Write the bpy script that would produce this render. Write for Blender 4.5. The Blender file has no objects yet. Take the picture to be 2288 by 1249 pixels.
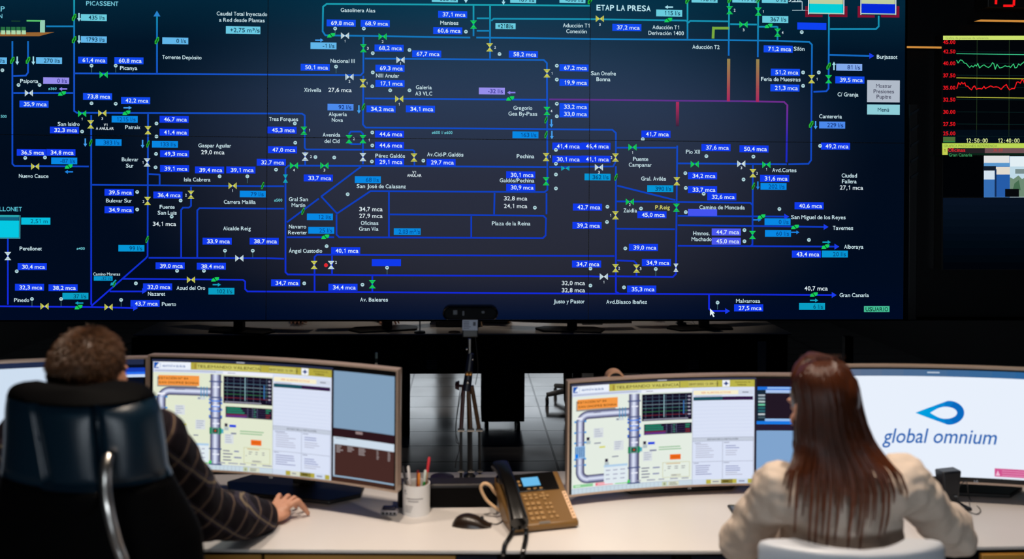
import bpy, bmesh, math, random
from mathutils import Vector, Matrix
random.seed(7)
SC = bpy.context.scene
COL = SC.collection
# ------------------------------------------------------------------ camera, exposure, world
F, CX, CY = 1985.0, 1144.0, 402.7          # focal length and principal point in 2288x1249 pixels
TH, PH = math.radians(2.9), math.radians(0.4)
EYE = Vector((0, 0, 1.78))
FWD = Vector((math.sin(TH), math.cos(TH), 0))
R0 = Vector((math.cos(TH), -math.sin(TH), 0)); U0 = Vector((0, 0, 1))
RT = R0*math.cos(PH) + U0*math.sin(PH)
UP = U0*math.cos(PH) - R0*math.sin(PH)
cam_d = bpy.data.cameras.new('camera'); cam = bpy.data.objects.new('camera', cam_d); COL.objects.link(cam)
cam.matrix_world = Matrix(((RT.x, UP.x, -FWD.x, EYE.x), (RT.y, UP.y, -FWD.y, EYE.y), (RT.z, UP.z, -FWD.z, EYE.z), (0, 0, 0, 1)))
cam_d.sensor_width = 36; cam_d.lens = F/2288*36; cam_d.shift_y = (CY-624.5)/2288
cam_d.clip_start = .05
cam_d.dof.use_dof = True; cam_d.dof.focus_distance = 4.68; cam_d.dof.aperture_fstop = 1.75
SC.camera = cam
SC.view_settings.view_transform = 'Standard'; SC.view_settings.look = 'None'
SC.view_settings.exposure = 0; SC.view_settings.gamma = 1
SC.view_settings.use_curve_mapping = False
W = bpy.data.worlds.new('world'); SC.world = W; W.use_nodes = True
W.node_tree.nodes['Background'].inputs[0].default_value = (.02, .04, .06, 1)
W.node_tree.nodes['Background'].inputs[1].default_value = .05

def lin(c):
    c = c/255.0
    return c/12.92 if c <= .04045 else ((c+.055)/1.055)**2.4
def rgb(*c): return (lin(c[0]), lin(c[1]), lin(c[2]), 1)

ROOM_H, Y_WALL, Y_REAR, X_L, X_R = 3.2, 4.68, -3.6, -4.6, 4.6
DESK_Z = .72
# warm downlights over the desks (their housings are built with the ceiling below)
LAMPS = [(-1.0, 2.5, 95), (-.3, 2.1, 125), (.45, 2.1, 95), (1.15, 2.5, 135)]
def spot(x, y, power):
    d = bpy.data.lights.new('downlight_beam', 'SPOT'); d.energy = power; d.color = (1, .84, .69)
    d.spot_size = math.radians(56); d.spot_blend = .6; d.shadow_soft_size = .05
    o = bpy.data.objects.new('downlight_beam', d); o.location = (x, y, ROOM_H-.05); COL.objects.link(o)
    return o
WINDOW_GLOW = 13.0

def ray(px, py): return FWD + RT*((px-CX)/F) + UP*((CY-py)/F)
def pt(px, py, D): return EYE + ray(px, py)*D              # point at optical depth D
def at(px, py, Y):                                         # point on the vertical plane y = Y
    r = ray(px, py); return EYE + r*((Y-EYE.y)/r.y)
def atz(px, py, z):                                        # point on the level plane z
    r = ray(px, py); return EYE + r*((z-EYE.z)/r.z)
def mir(px, py, Y):                                        # point at y = Y whose mirror image in the glass is seen here
    p = at(px, py, 2*Y_WALL-Y); return Vector((p.x, Y, p.z))

# ------------------------------------------------------------------ materials
MATS = {}
def mat(name, c, rough=.5, metal=0, spec=.5, ior=1.5, noise=0, nscale=40, bump=0):
    if name in MATS: return MATS[name]
    m = bpy.data.materials.new(name); m.use_nodes = True; nt = m.node_tree
    b = nt.nodes['Principled BSDF']
    b.inputs['Base Color'].default_value = rgb(*c); b.inputs['Roughness'].default_value = rough
    b.inputs['Metallic'].default_value = metal; b.inputs['IOR'].default_value = ior
    b.inputs['Specular IOR Level'].default_value = spec
    if noise or bump:
        tc = nt.nodes.new('ShaderNodeTexCoord'); n = nt.nodes.new('ShaderNodeTexNoise'); n.inputs['Scale'].default_value = nscale
        n.inputs['Detail'].default_value = 4
        nt.links.new(tc.outputs['Object'], n.inputs['Vector'])
        if noise:
            mx = nt.nodes.new('ShaderNodeMixRGB'); mx.inputs[1].default_value = rgb(*[v*(1-noise) for v in c]); mx.inputs[2].default_value = rgb(*[min(255, v*(1+noise)) for v in c])
            nt.links.new(n.outputs['Fac'], mx.inputs[0]); nt.links.new(mx.outputs[0], b.inputs['Base Color'])
        if bump:
            bp = nt.nodes.new('ShaderNodeBump'); bp.inputs['Strength'].default_value = bump; bp.inputs['Distance'].default_value = .004
            nt.links.new(n.outputs['Fac'], bp.inputs['Height']); nt.links.new(bp.outputs[0], b.inputs['Normal'])
    MATS[name] = m; return m
def em(*c, s=1.0):
    k = 'glow_%d_%d_%d_%d' % (c[0], c[1], c[2], int(s*100))
    if k in MATS: return MATS[k]
    m = bpy.data.materials.new(k); m.use_nodes = True; nt = m.node_tree
    nt.nodes.remove(nt.nodes['Principled BSDF'])
    e = nt.nodes.new('ShaderNodeEmission'); e.inputs[0].default_value = rgb(*c); e.inputs[1].default_value = s
    nt.links.new(e.outputs[0], nt.nodes['Material Output'].inputs[0])
    MATS[k] = m; return m

# ------------------------------------------------------------------ mesh builder
class MB:
    def __init__(s): s.v = []; s.f = []; s.m = []; s.mats = []
    def mi(s, m):
        if m not in s.mats: s.mats.append(m)
        return s.mats.index(m)
    def add(s, vs, fs, m=None):
        o = len(s.v); s.v += [tuple(v) for v in vs]
        i = s.mi(m) if m else 0
        for f in fs: s.f.append([a+o for a in f]); s.m.append(i)
    def box(s, x0, x1, y0, y1, z0, z1, m=None):
        s.add([(x, y, z) for z in (z0, z1) for y in (y0, y1) for x in (x0, x1)],
              [(0, 2, 3, 1), (4, 5, 7, 6), (0, 1, 5, 4), (2, 6, 7, 3), (0, 4, 6, 2), (1, 3, 7, 5)], m)
    def prism(s, poly, d, m=None):          # polygon of 3-D points, extruded by vector d
        n = len(poly); d = Vector(d); vs = [Vector(p) for p in poly]; vs += [p+d for p in vs]
        s.add(vs, [list(range(n))[::-1], list(range(n, 2*n))]+[(i, (i+1) % n, n+(i+1) % n, n+i) for i in range(n)], m)
    def tube(s, pts, r, m=None, n=10, caps=True):
        pts = [Vector(p) for p in pts]; k = len(pts)
        rs = r if isinstance(r, (list, tuple)) else [r]*k
        vs = []; fs = []; a = None
        for i, p in enumerate(pts):
            t = (pts[min(i+1, k-1)]-pts[max(i-1, 0)])
            t = t.normalized() if t.length > 1e-9 else Vector((0, 0, 1))
            if a is None: a = t.orthogonal().normalized()
            a = a-t*a.dot(t); a = a.normalized() if a.length > 1e-6 else t.orthogonal().normalized()
            b = t.cross(a)
            for j in range(n):
                w = 2*math.pi*j/n; vs.append(p+(a*math.cos(w)+b*math.sin(w))*rs[i])
        for i in range(k-1):
            for j in range(n): fs.append((i*n+j, i*n+(j+1) % n, (i+1)*n+(j+1) % n, (i+1)*n+j))
        if caps: fs += [list(range(n))[::-1], list(range((k-1)*n, k*n))]
        s.add(vs, fs, m)
    def lathe(s, prof, m=None, c=(0, 0, 0), n=32, sx=1, sy=1):    # profile of (radius, z)
        vs = []; fs = []; k = len(prof)
        for r, z in prof:
            for j in range(n):
                w = 2*math.pi*j/n; vs.append((c[0]+r*sx*math.cos(w), c[1]+r*sy*math.sin(w), c[2]+z))
        for i in range(k-1):
            for j in range(n): fs.append((i*n+j, i*n+(j+1) % n, (i+1)*n+(j+1) % n, (i+1)*n+j))
        fs += [list(range(n))[::-1], list(range((k-1)*n, k*n))]
        s.add(vs, fs, m)
    def ell(s, c, r, m=None, rot=None, nu=20, nv=12):
        vs = []; fs = []; c = Vector(c); rot = rot or Matrix.Identity(3)
        for i in range(1, nv):
            a = math.pi*i/nv
            for j in range(nu):
                w = 2*math.pi*j/nu
                vs.append(c+rot @ Vector((r[0]*math.sin(a)*math.cos(w), r[1]*math.sin(a)*math.sin(w), r[2]*math.cos(a))))
        for i in range(nv-2):
            for j in range(nu): fs.append((i*nu+j, (i+1)*nu+j, (i+1)*nu+(j+1) % nu, i*nu+(j+1) % nu))
        t = len(vs); vs += [c+rot @ Vector((0, 0, r[2])), c-rot @ Vector((0, 0, r[2]))]
        for j in range(nu): fs.append((t, j, (j+1) % nu)); fs.append((t+1, (nv-2)*nu+(j+1) % nu, (nv-2)*nu+j))
        s.add(vs, fs, m)
    def cap(s, p, q, r1, r2, m=None):       # tapered capsule
        p, q = Vector(p), Vector(q); L = (q-p).length; pts = []; rs = []; t = (q-p).normalized()
        for i in range(5):
            a = math.pi/2*i/4; pts.append(p-t*r1*math.cos(a)); rs.append(max(r1*math.sin(a), r1*.04))
        for i in range(5):
            a = math.pi/2*i/4; pts.append(q+t*r2*math.sin(a)); rs.append(max(r2*math.cos(a), r2*.04))
        s.tube(pts, rs, m, 14)
    def chain(s, pts, rs, m=None):
        for i in range(len(pts)-1): s.cap(pts[i], pts[i+1], rs[i], rs[i+1], m)
    def build(s, name, m=None, parent=None, off=(0, 0, 0), smooth=False, bevel=0, angle=35, seg=2):
        me = bpy.data.meshes.new(name)
        off = Vector(off)
        me.from_pydata([Vector(v)-off for v in s.v], [], s.f)
        mats = s.mats or [m]
        for q in mats: me.materials.append(q)
        if s.mats: me.polygons.foreach_set('material_index', s.m)
        me.update()
        if smooth:
            me.shade_smooth()
            if angle: me.set_sharp_from_angle(angle=math.radians(angle))
        o = bpy.data.objects.new(name, me); COL.objects.link(o)
        if parent: o.parent = parent
        if bevel:
            b = o.modifiers.new('bevel', 'BEVEL'); b.width = bevel; b.segments = seg; b.limit_method = 'ANGLE'; b.harden_normals = False
            me.shade_smooth(); me.set_sharp_from_angle(angle=math.radians(30))
        return o

def solidify_remesh(o, voxel, it=6, disp=0, dscale=.12, fac=.5):
    r = o.modifiers.new('r', 'REMESH'); r.mode = 'VOXEL'; r.voxel_size = voxel; r.use_smooth_shade = True
    k = o.modifiers.new('s', 'SMOOTH'); k.factor = fac; k.iterations = it
    if disp:
        t = bpy.data.textures.new('folds', 'CLOUDS'); t.noise_scale = dscale; t.noise_depth = 2
        d = o.modifiers.new('d', 'DISPLACE'); d.texture = t; d.strength = disp; d.mid_level = .3; d.texture_coords = 'LOCAL'
        k = o.modifiers.new('s2', 'SMOOTH'); k.factor = .5; k.iterations = 2
    bpy.context.view_layer.update()
    ev = o.evaluated_get(bpy.context.evaluated_depsgraph_get())
    me = bpy.data.meshes.new_from_object(ev); o.modifiers.clear()
    ms = list(o.data.materials); o.data = me; me.materials.clear()
    for q in ms: me.materials.append(q)
    me.shade_smooth(); return o

def tag(o, label=None, cat=None, group=None, kind=None):
    if label: o['label'] = label
    if cat: o['category'] = cat
    if group: o['group'] = group
    if kind: o['kind'] = kind
    return o
def thing(name, label, cat, loc=(0, 0, 0), rz=0, group=None):
    o = bpy.data.objects.new(name, None); o.empty_display_size = .05; COL.objects.link(o)
    o.location = loc; o.rotation_euler = (0, 0, rz); tag(o, label, cat, group); return o
def struct(o): o['kind'] = 'structure'; return o

# ------------------------------------------------------------------ flat lettering (built-in font)
GLYPHS = {}
def letter_mesh(txt, bold=False, shear=0):
    k = (txt, bold, shear)
    if k in GLYPHS: return GLYPHS[k]
    cu = bpy.data.curves.new('t', 'FONT'); cu.body = txt; cu.size = 1; cu.resolution_u = 3; cu.fill_mode = 'FRONT'
    cu.shear = shear
    cu.offset = 0 if 'M' in txt else .018 if bold else .008
    ob = bpy.data.objects.new('t', cu); COL.objects.link(ob); bpy.context.view_layer.update()
    ev = ob.evaluated_get(bpy.context.evaluated_depsgraph_get()); me = ev.to_mesh()
    vs = [(v.co.x, v.co.y) for v in me.vertices]; fs = [list(p.vertices) for p in me.polygons]
    ev.to_mesh_clear(); bpy.data.objects.remove(ob); bpy.data.curves.remove(cu)
    x0 = min([v[0] for v in vs] or [0]); x1 = max([v[0] for v in vs] or [1])
    GLYPHS[k] = ([(v[0]-x0, v[1]) for v in vs], fs, x1-x0); return GLYPHS[k]
# usual widths of a plain grotesque, in thousandths of the type size, so that lettering takes the width it has in the room
ADV = {' ': 278, ',': 278, '.': 278, '/': 278, '-': 333, '+': 584, 'm': 833, 'w': 722, 'W': 944, 'M': 833, 'i': 222, 'l': 222, 'j': 222, 'í': 278, 'f': 278, 't': 278, 'r': 333, 'I': 278, 'J': 500}
for ch_ in 'cskvxyz': ADV[ch_] = 500
for ch_ in 'ABEKPSVXYÁ': ADV[ch_] = 667
for ch_ in 'CDHNRU': ADV[ch_] = 722
for ch_ in 'GOQ': ADV[ch_] = 778
for ch_ in 'FTZL': ADV[ch_] = 600
def plain_width(s): return sum(ADV.get(c, 556) for c in s)/1000/.716
def lettered(txt, bold=False):              # one line set letter by letter on those widths: points, faces, length at unit size
    vs, fs, x = [], [], 0.0
    for c in txt:
        a = ADV.get(c, 556)/716*CAPH*(1.0 if not bold else 1.04)
        if c != ' ':
            if c == '1': gv, gf = [(.16, 0), (.16, .545), (.03, .47), (.03, .56), (.19, .71), (.255, .71), (.255, 0)], [[0, 1, 4, 5, 6], [1, 2, 3, 4]]; gw, o = .3, .05
            else:
                gv, gf, gw = letter_mesh(c, bold); o = 0
            k = 1 if c == '1' or gw < .16 else max(.85, min(1.5, a*.87/gw)); b = len(vs)
            vs += [(x+(a-gw*k)/2+v[0]*k, v[1]) for v in gv]; fs += [[i+b for i in f] for f in gf]
        x += a
    return vs, fs, x
CAPH = .71      # cap height of the built-in font per unit size
# ------------------------------------------------------------------ room shell
def floor_mat():
    m = bpy.data.materials.new('polished_floor_tiles'); m.use_nodes = True; nt = m.node_tree; b = nt.nodes['Principled BSDF']
    tc = nt.nodes.new('ShaderNodeTexCoord'); br = nt.nodes.new('ShaderNodeTexBrick')
    br.offset = 0; br.inputs['Scale'].default_value = 1; br.inputs['Brick Width'].default_value = 1.045; br.inputs['Row Height'].default_value = .34
    br.inputs['Mortar Size'].default_value = .008; br.inputs['Color1'].default_value = rgb(150, 150, 152); br.inputs['Color2'].default_value = rgb(138, 139, 142)
    br.inputs['Mortar'].default_value = rgb(20, 22, 26)
    mp = nt.nodes.new('ShaderNodeMapping'); mp.inputs['Location'].default_value = (.47, 0, 0); nt.links.new(tc.outputs['Object'], mp.inputs['Vector']); nt.links.new(mp.outputs[0], br.inputs['Vector'])
    sl = nt.nodes.new('ShaderNodeMapRange'); sl.inputs[3].default_value = .5; sl.inputs[4].default_value = .04; nt.links.new(br.outputs['Fac'], sl.inputs[0]); nt.links.new(sl.outputs[0], b.inputs['Specular IOR Level']); nt.links.new(br.outputs['Color'], b.inputs['Base Color'])
    n = nt.nodes.new('ShaderNodeTexNoise'); n.inputs['Scale'].default_value = 3; nt.links.new(tc.outputs['Object'], n.inputs['Vector'])
    r = nt.nodes.new('ShaderNodeMapRange'); r.inputs[3].default_value = .08; r.inputs[4].default_value = .22
    nt.links.new(n.outputs['Fac'], r.inputs[0]); nt.links.new(r.outputs[0], b.inputs['Roughness'])
    b.inputs['IOR'].default_value = 2.6
    return m
M_DARK = mat('dark_wall_paint', (20, 22, 27), .7)
M_CEIL = mat('dark_ceiling', (30, 30, 33), .8)
M_BLACK = mat('black_plastic', (10, 10, 11), .4)
M_MATT = mat('matt_black', (6, 6, 7), .7, spec=.2)
q = MB(); q.box(X_L, X_R, Y_REAR, 5.1, -.1, 0); struct(q.build('floor', floor_mat()))
q = MB(); q.box(X_L, X_R, Y_REAR, 5.1, ROOM_H, ROOM_H+.1); struct(q.build('ceiling', M_CEIL))
q = MB(); q.box(X_L-.1, X_L, Y_REAR, 5.1, 0, ROOM_H); struct(q.build('wall_left', M_DARK))
q = MB(); q.box(X_R, X_R+.1, Y_REAR, 5.1, 0, ROOM_H); struct(q.build('wall_right', M_DARK))
q = MB(); q.box(X_L, X_R, 5.0, 5.1, 0, ROOM_H); struct(q.build('wall_front', M_MATT))
wins = [(-1.7, -.38), (-.2, 1.6)]; WZ0, WZ1 = .98, 1.9
q = MB(); xs = [X_L]+[v for w in wins for v in w]+[X_R]
for i in range(0, len(xs), 2): q.box(xs[i], xs[i+1], Y_REAR-.15, Y_REAR, 0, ROOM_H)
for a, b in wins: q.box(a, b, Y_REAR-.15, Y_REAR, 0, WZ0); q.box(a, b, Y_REAR-.15, Y_REAR, WZ1, ROOM_H)
struct(q.build('wall_rear', M_DARK))
for i, (a, b) in enumerate(wins):
    fr = MB()
    for x0, x1, z0, z1 in ((a, a+.05, WZ0, WZ1), (b-.05, b, WZ0, WZ1), (a+.05, b-.05, WZ0, WZ0+.05), (a+.05, b-.05, WZ1-.05, WZ1), ((a+b)/2-.025, (a+b)/2+.025, WZ0+.05, WZ1-.05)):
        fr.box(x0, x1, Y_REAR-.12, Y_REAR-.04, z0, z1)
    fo = struct(fr.build('window_%d' % (i+1), mat('window_frame_grey', (60, 62, 66), .5)))
    g = MB(); g.box(a+.05, b-.05, Y_REAR-.1, Y_REAR-.08, WZ0+.05, WZ1-.05)
    g.build('pane', em(222, 232, 240, s=WINDOW_GLOW), fo)
for i, (x, y, p) in enumerate(LAMPS):
    t = thing('ceiling_downlight', 'recessed warm ceiling downlight, number %s from the left over the desks' % ['one', 'two', 'three', 'four'][i], 'ceiling light', (x, y, ROOM_H-.03), 0, 'warm downlights over the desks')
    r = MB(); r.lathe([(.075, 0), (.09, .0), (.09, .03), (.06, .03), (.06, .015)]); r.build('trim_ring', mat('lamp_ring', (150, 150, 150), .4), t, smooth=True)
    r = MB(); r.lathe([(.02, .016), (.058, .016), (.058, .024), (.02, .024)]); r.build('bulb', em(255, 205, 150, s=3), t)
    s = spot(x, y, p); s.location = (0, 0, -.02); s.parent = t

# ------------------------------------------------------------------ black glass under the video wall
WX0, WX1 = at(597, 308, Y_WALL).x, at(1317, 312, Y_WALL).x
MODW = WX1-WX0; WX2 = at(2021, 318, Y_WALL).x; WXA = WX0-MODW
SEAMZ = (at(598, 307.5, Y_WALL).z+at(1317, 312.5, Y_WALL).z)/2
WZB = (at(598, 712.5, Y_WALL).z+at(1313, 717, Y_WALL).z)/2
MODH = SEAMZ-WZB; WZT = SEAMZ+MODH
M_GLASS = mat('black_mirror_glass', (3, 3, 4), .015, spec=.5, ior=2.3)
q = MB(); q.box(WXA-.6, X_R-.02, Y_WALL, Y_WALL+.02, .012, WZB-.006)
tag(q.build('glass_panel', M_GLASS, bevel=.002), 'glossy black glass panel below the video wall mirroring the desk and floor', 'glass panel')
q = MB(); q.box(WXA-.6, X_R-.02, Y_WALL-.01, Y_WALL+.03, 0, .012); q.build('baseboard_front', M_BLACK)['kind'] = 'structure'
# ------------------------------------------------------------------ video wall picture
def gradient_mat(name, kind):
    m = bpy.data.materials.new(name); m.use_nodes = True; nt = m.node_tree; L = nt.links
    nt.nodes.remove(nt.nodes['Principled BSDF'])
    e = nt.nodes.new('ShaderNodeEmission'); g = nt.nodes.new('ShaderNodeNewGeometry'); sp = nt.nodes.new('ShaderNodeSeparateXYZ')
    L.new(g.outputs['Position'], sp.inputs[0])
    def ramp(sock, lo, hi, stops):
        r = nt.nodes.new('ShaderNodeMapRange'); r.inputs[1].default_value = lo; r.inputs[2].default_value = hi
        L.new(sock, r.inputs[0]); c = nt.nodes.new('ShaderNodeValToRGB'); L.new(r.outputs[0], c.inputs[0])
        el = c.color_ramp.elements
        while len(el) < len(stops): el.new(.5)
        for k, (p, col) in zip(el, stops): k.position = p; k.color = rgb(*col)
        return c
    zb, zt = at(1144, 715, Y_WALL).z, at(1144, 0, Y_WALL).z
    if kind == 'pipe':        # the line colours of the diagram run from teal (top) to deep blue (foot)
        c = ramp(sp.outputs['Z'], zb, zt, [(0, (22, 40, 235)), (.1, (18, 42, 215)), (.3, (14, 58, 190)), (.6, (18, 76, 198)), (.76, (22, 84, 205)), (.87, (20, 112, 190)), (.93, (22, 140, 178)), (1, (28, 165, 175))])
        L.new(c.outputs[0], e.inputs[0])
    elif kind == 'bar':       # amber at the top to crimson at the foot
        c = ramp(sp.outputs['Z'], at(1627, 226, Y_WALL).z, at(1627, 132, Y_WALL).z, [(0, (170, 40, 95)), (.3, (165, 70, 80)), (1, (150, 132, 78))])
        L.new(c.outputs[0], e.inputs[0])
    elif kind == 'redbar':
        c = ramp(sp.outputs['Z'], at(1513, 285, Y_WALL).z, at(1513, 228, Y_WALL).z, [(0, (36, 34, 58)), (1, (175, 45, 95))])
        L.new(c.outputs[0], e.inputs[0])
    elif kind == 'violet':
        c = ramp(sp.outputs['Z'], at(1757, 360, Y_WALL).z, at(1757, 232, Y_WALL).z, [(0, (20, 40, 200)), (.4, (45, 40, 185)), (1, (120, 45, 140))])
        L.new(c.outputs[0], e.inputs[0])
    else:                     # panel ground: brighter core, teal tint along the top
        top = ramp(sp.outputs['Z'], zb, zt, [(0, (0, 10, 36)), (.12, (1, 11, 30)), (.5, (2, 12, 28)), (.85, (2, 20, 38)), (1, (3, 38, 58))])
        core = ramp(sp.outputs['Z'], zb, zt, [(0, (6, 20, 50)), (.15, (40, 42, 54)), (.45, (42, 47, 64)), (.7, (42, 58, 84)), (.9, (28, 56, 80)), (1, (12, 66, 92))])
        c0 = at(1120, 360, Y_WALL); kx, kz = at(1920, 360, Y_WALL).x-c0.x, c0.z-at(1120, 760, Y_WALL).z
        sub = nt.nodes.new('ShaderNodeVectorMath'); sub.operation = 'SUBTRACT'; sub.inputs[1].default_value = c0; L.new(g.outputs['Position'], sub.inputs[0])
        sc = nt.nodes.new('ShaderNodeVectorMath'); sc.operation = 'MULTIPLY'; sc.inputs[1].default_value = (1/kx, 0, 1/(kz*1.25)); L.new(sub.outputs[0], sc.inputs[0])
        ln = nt.nodes.new('ShaderNodeVectorMath'); ln.operation = 'LENGTH'; L.new(sc.outputs[0], ln.inputs[0])
        f = nt.nodes.new('ShaderNodeMapRange'); f.interpolation_type = 'SMOOTHSTEP'; f.inputs[1].default_value = .4; f.inputs[2].default_value = 1.08; f.inputs[3].default_value = 1; f.inputs[4].default_value = 0
        L.new(ln.outputs['Value'], f.inputs[0])
        mx = nt.nodes.new('ShaderNodeMixRGB'); L.new(f.outputs[0], mx.inputs[0]); L.new(top.outputs[0], mx.inputs[1]); L.new(core.outputs[0], mx.inputs[2])
        L.new(mx.outputs[0], e.inputs[0])
    L.new(e.outputs[0], nt.nodes['Material Output'].inputs[0]); return m
PIPE, BAR, REDBAR, VIOLET, BACK = [gradient_mat('wall_screen_'+k, k) for k in ('pipe', 'bar', 'redbar', 'violet', 'back')]
MOD = {}                                  # (column, row) -> rectangle x0,x1,z0,z1
for i, (a, b) in enumerate(((WXA, WX0), (WX0, WX1), (WX1, WX2))):
    MOD[(i, 0)] = (a, b, SEAMZ, WZT); MOD[(i, 1)] = (a, b, WZB, SEAMZ)
G = .0032
PIC = {k: MB() for k in MOD}
def clip(poly, ax, lim, keep_less):
    out = []
    for i in range(len(poly)):
        a, b = poly[i-1], poly[i]
        ia = (a[ax] <= lim) if keep_less else (a[ax] >= lim); ib = (b[ax] <= lim) if keep_less else (b[ax] >= lim)
        if ia != ib:
            t = (lim-a[ax])/(b[ax]-a[ax]); out.append((a[0]+(b[0]-a[0])*t, a[1]+(b[1]-a[1])*t))
        if ib: out.append(b)
    return out
def put(poly, m, layer):                  # convex polygon in wall coordinates (x, z), split over the display cubes
    y = Y_WALL-.0012-.0004*layer
    xs = [p[0] for p in poly]; zs = [p[1] for p in poly]
    for k, (a, b, c, d) in MOD.items():
        if max(xs) < a or min(xs) > b or max(zs) < c or min(zs) > d: continue
        q = poly
        for ax, lim, kl in ((0, a+G/2, 0), (0, b-G/2, 1), (1, c+G/2, 0), (1, d-G/2, 1)):
            q = clip(q, ax, lim, kl)
            if len(q) < 3: break
        if len(q) >= 3: PIC[k].add([(p[0], y, p[1]) for p in q], [list(range(len(q)))], m)
def wp(x, y): p = at(x, y, Y_WALL); return (p.x, p.z)
def wscale(x, y): return at(x+.5, y, Y_WALL).x-at(x-.5, y, Y_WALL).x
def rect(x0, y0, x1, y1, m, layer=2):
    c = wp((x0+x1)/2, (y0+y1)/2); s = wscale((x0+x1)/2, (y0+y1)/2); w, h = (x1-x0)*s/2, (y1-y0)*s/2
    put([(c[0]-w, c[1]-h), (c[0]+w, c[1]-h), (c[0]+w, c[1]+h), (c[0]-w, c[1]+h)], m, layer)
def poly(ps, m, layer=3): put([wp(*p) for p in ps], m, layer)
def disc(x, y, r, m, layer=4, n=12, ry=None):
    c = wp(x, y); s = wscale(x, y); ry = ry or r
    put([(c[0]+r*s*math.cos(6.2832*i/n), c[1]+ry*s*math.sin(6.2832*i/n)) for i in range(n)], m, layer)
def line(ps, m=None, w=3.7, layer=1):
    m = m or PIPE; P = [Vector(wp(*p)) for p in ps]; h = w*wscale(*ps[0])/2
    for a, b in zip(P, P[1:]):
        t = (b-a).normalized(); n = Vector((-t.y, t.x))*h; e = t*h*.4
        put([tuple(a-e-n), tuple(b+e-n), tuple(b+e+n), tuple(a-e+n)], m, layer)
def text(s, x, y, h, m, layer=5, bold=False, xs=.92, align='c', shear=0):    # h = capital height in pixels
    vs, fs, w = lettered(s, bold); c = wp(x, y); k = wscale(x, y); sc = h/CAPH*k
    ox = {'c': -w*sc*xs/2, 'r': -w*sc*xs, 'l': 0}[align]; P = [(c[0]+ox+v[0]*sc*xs, c[1]-h*k/2+v[1]*sc) for v in vs]
    for f in fs: put([P[i] for i in f], m, layer)

# seams and panel ground
for k, (a, b, c, d) in MOD.items():
    PIC[k].add([(a+G/2, Y_WALL-.001, c+G/2), (b-G/2, Y_WALL-.001, c+G/2), (b-G/2, Y_WALL-.001, d-G/2), (a+G/2, Y_WALL-.001, d-G/2)], [(0, 1, 2, 3)], BACK)
WHITE, OFFW, PALE, INK = em(205, 232, 240), em(225, 240, 246), em(120, 215, 225), em(8, 52, 78)
GRN, YEL, WHT, TEA, RED = em(24, 205, 92), em(206, 208, 92), em(205, 226, 232), em(20, 170, 190), em(225, 40, 50)
LGRN = em(40, 175, 50)
SKY, PERI = em(98, 178, 235), em(150, 142, 236)

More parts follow.
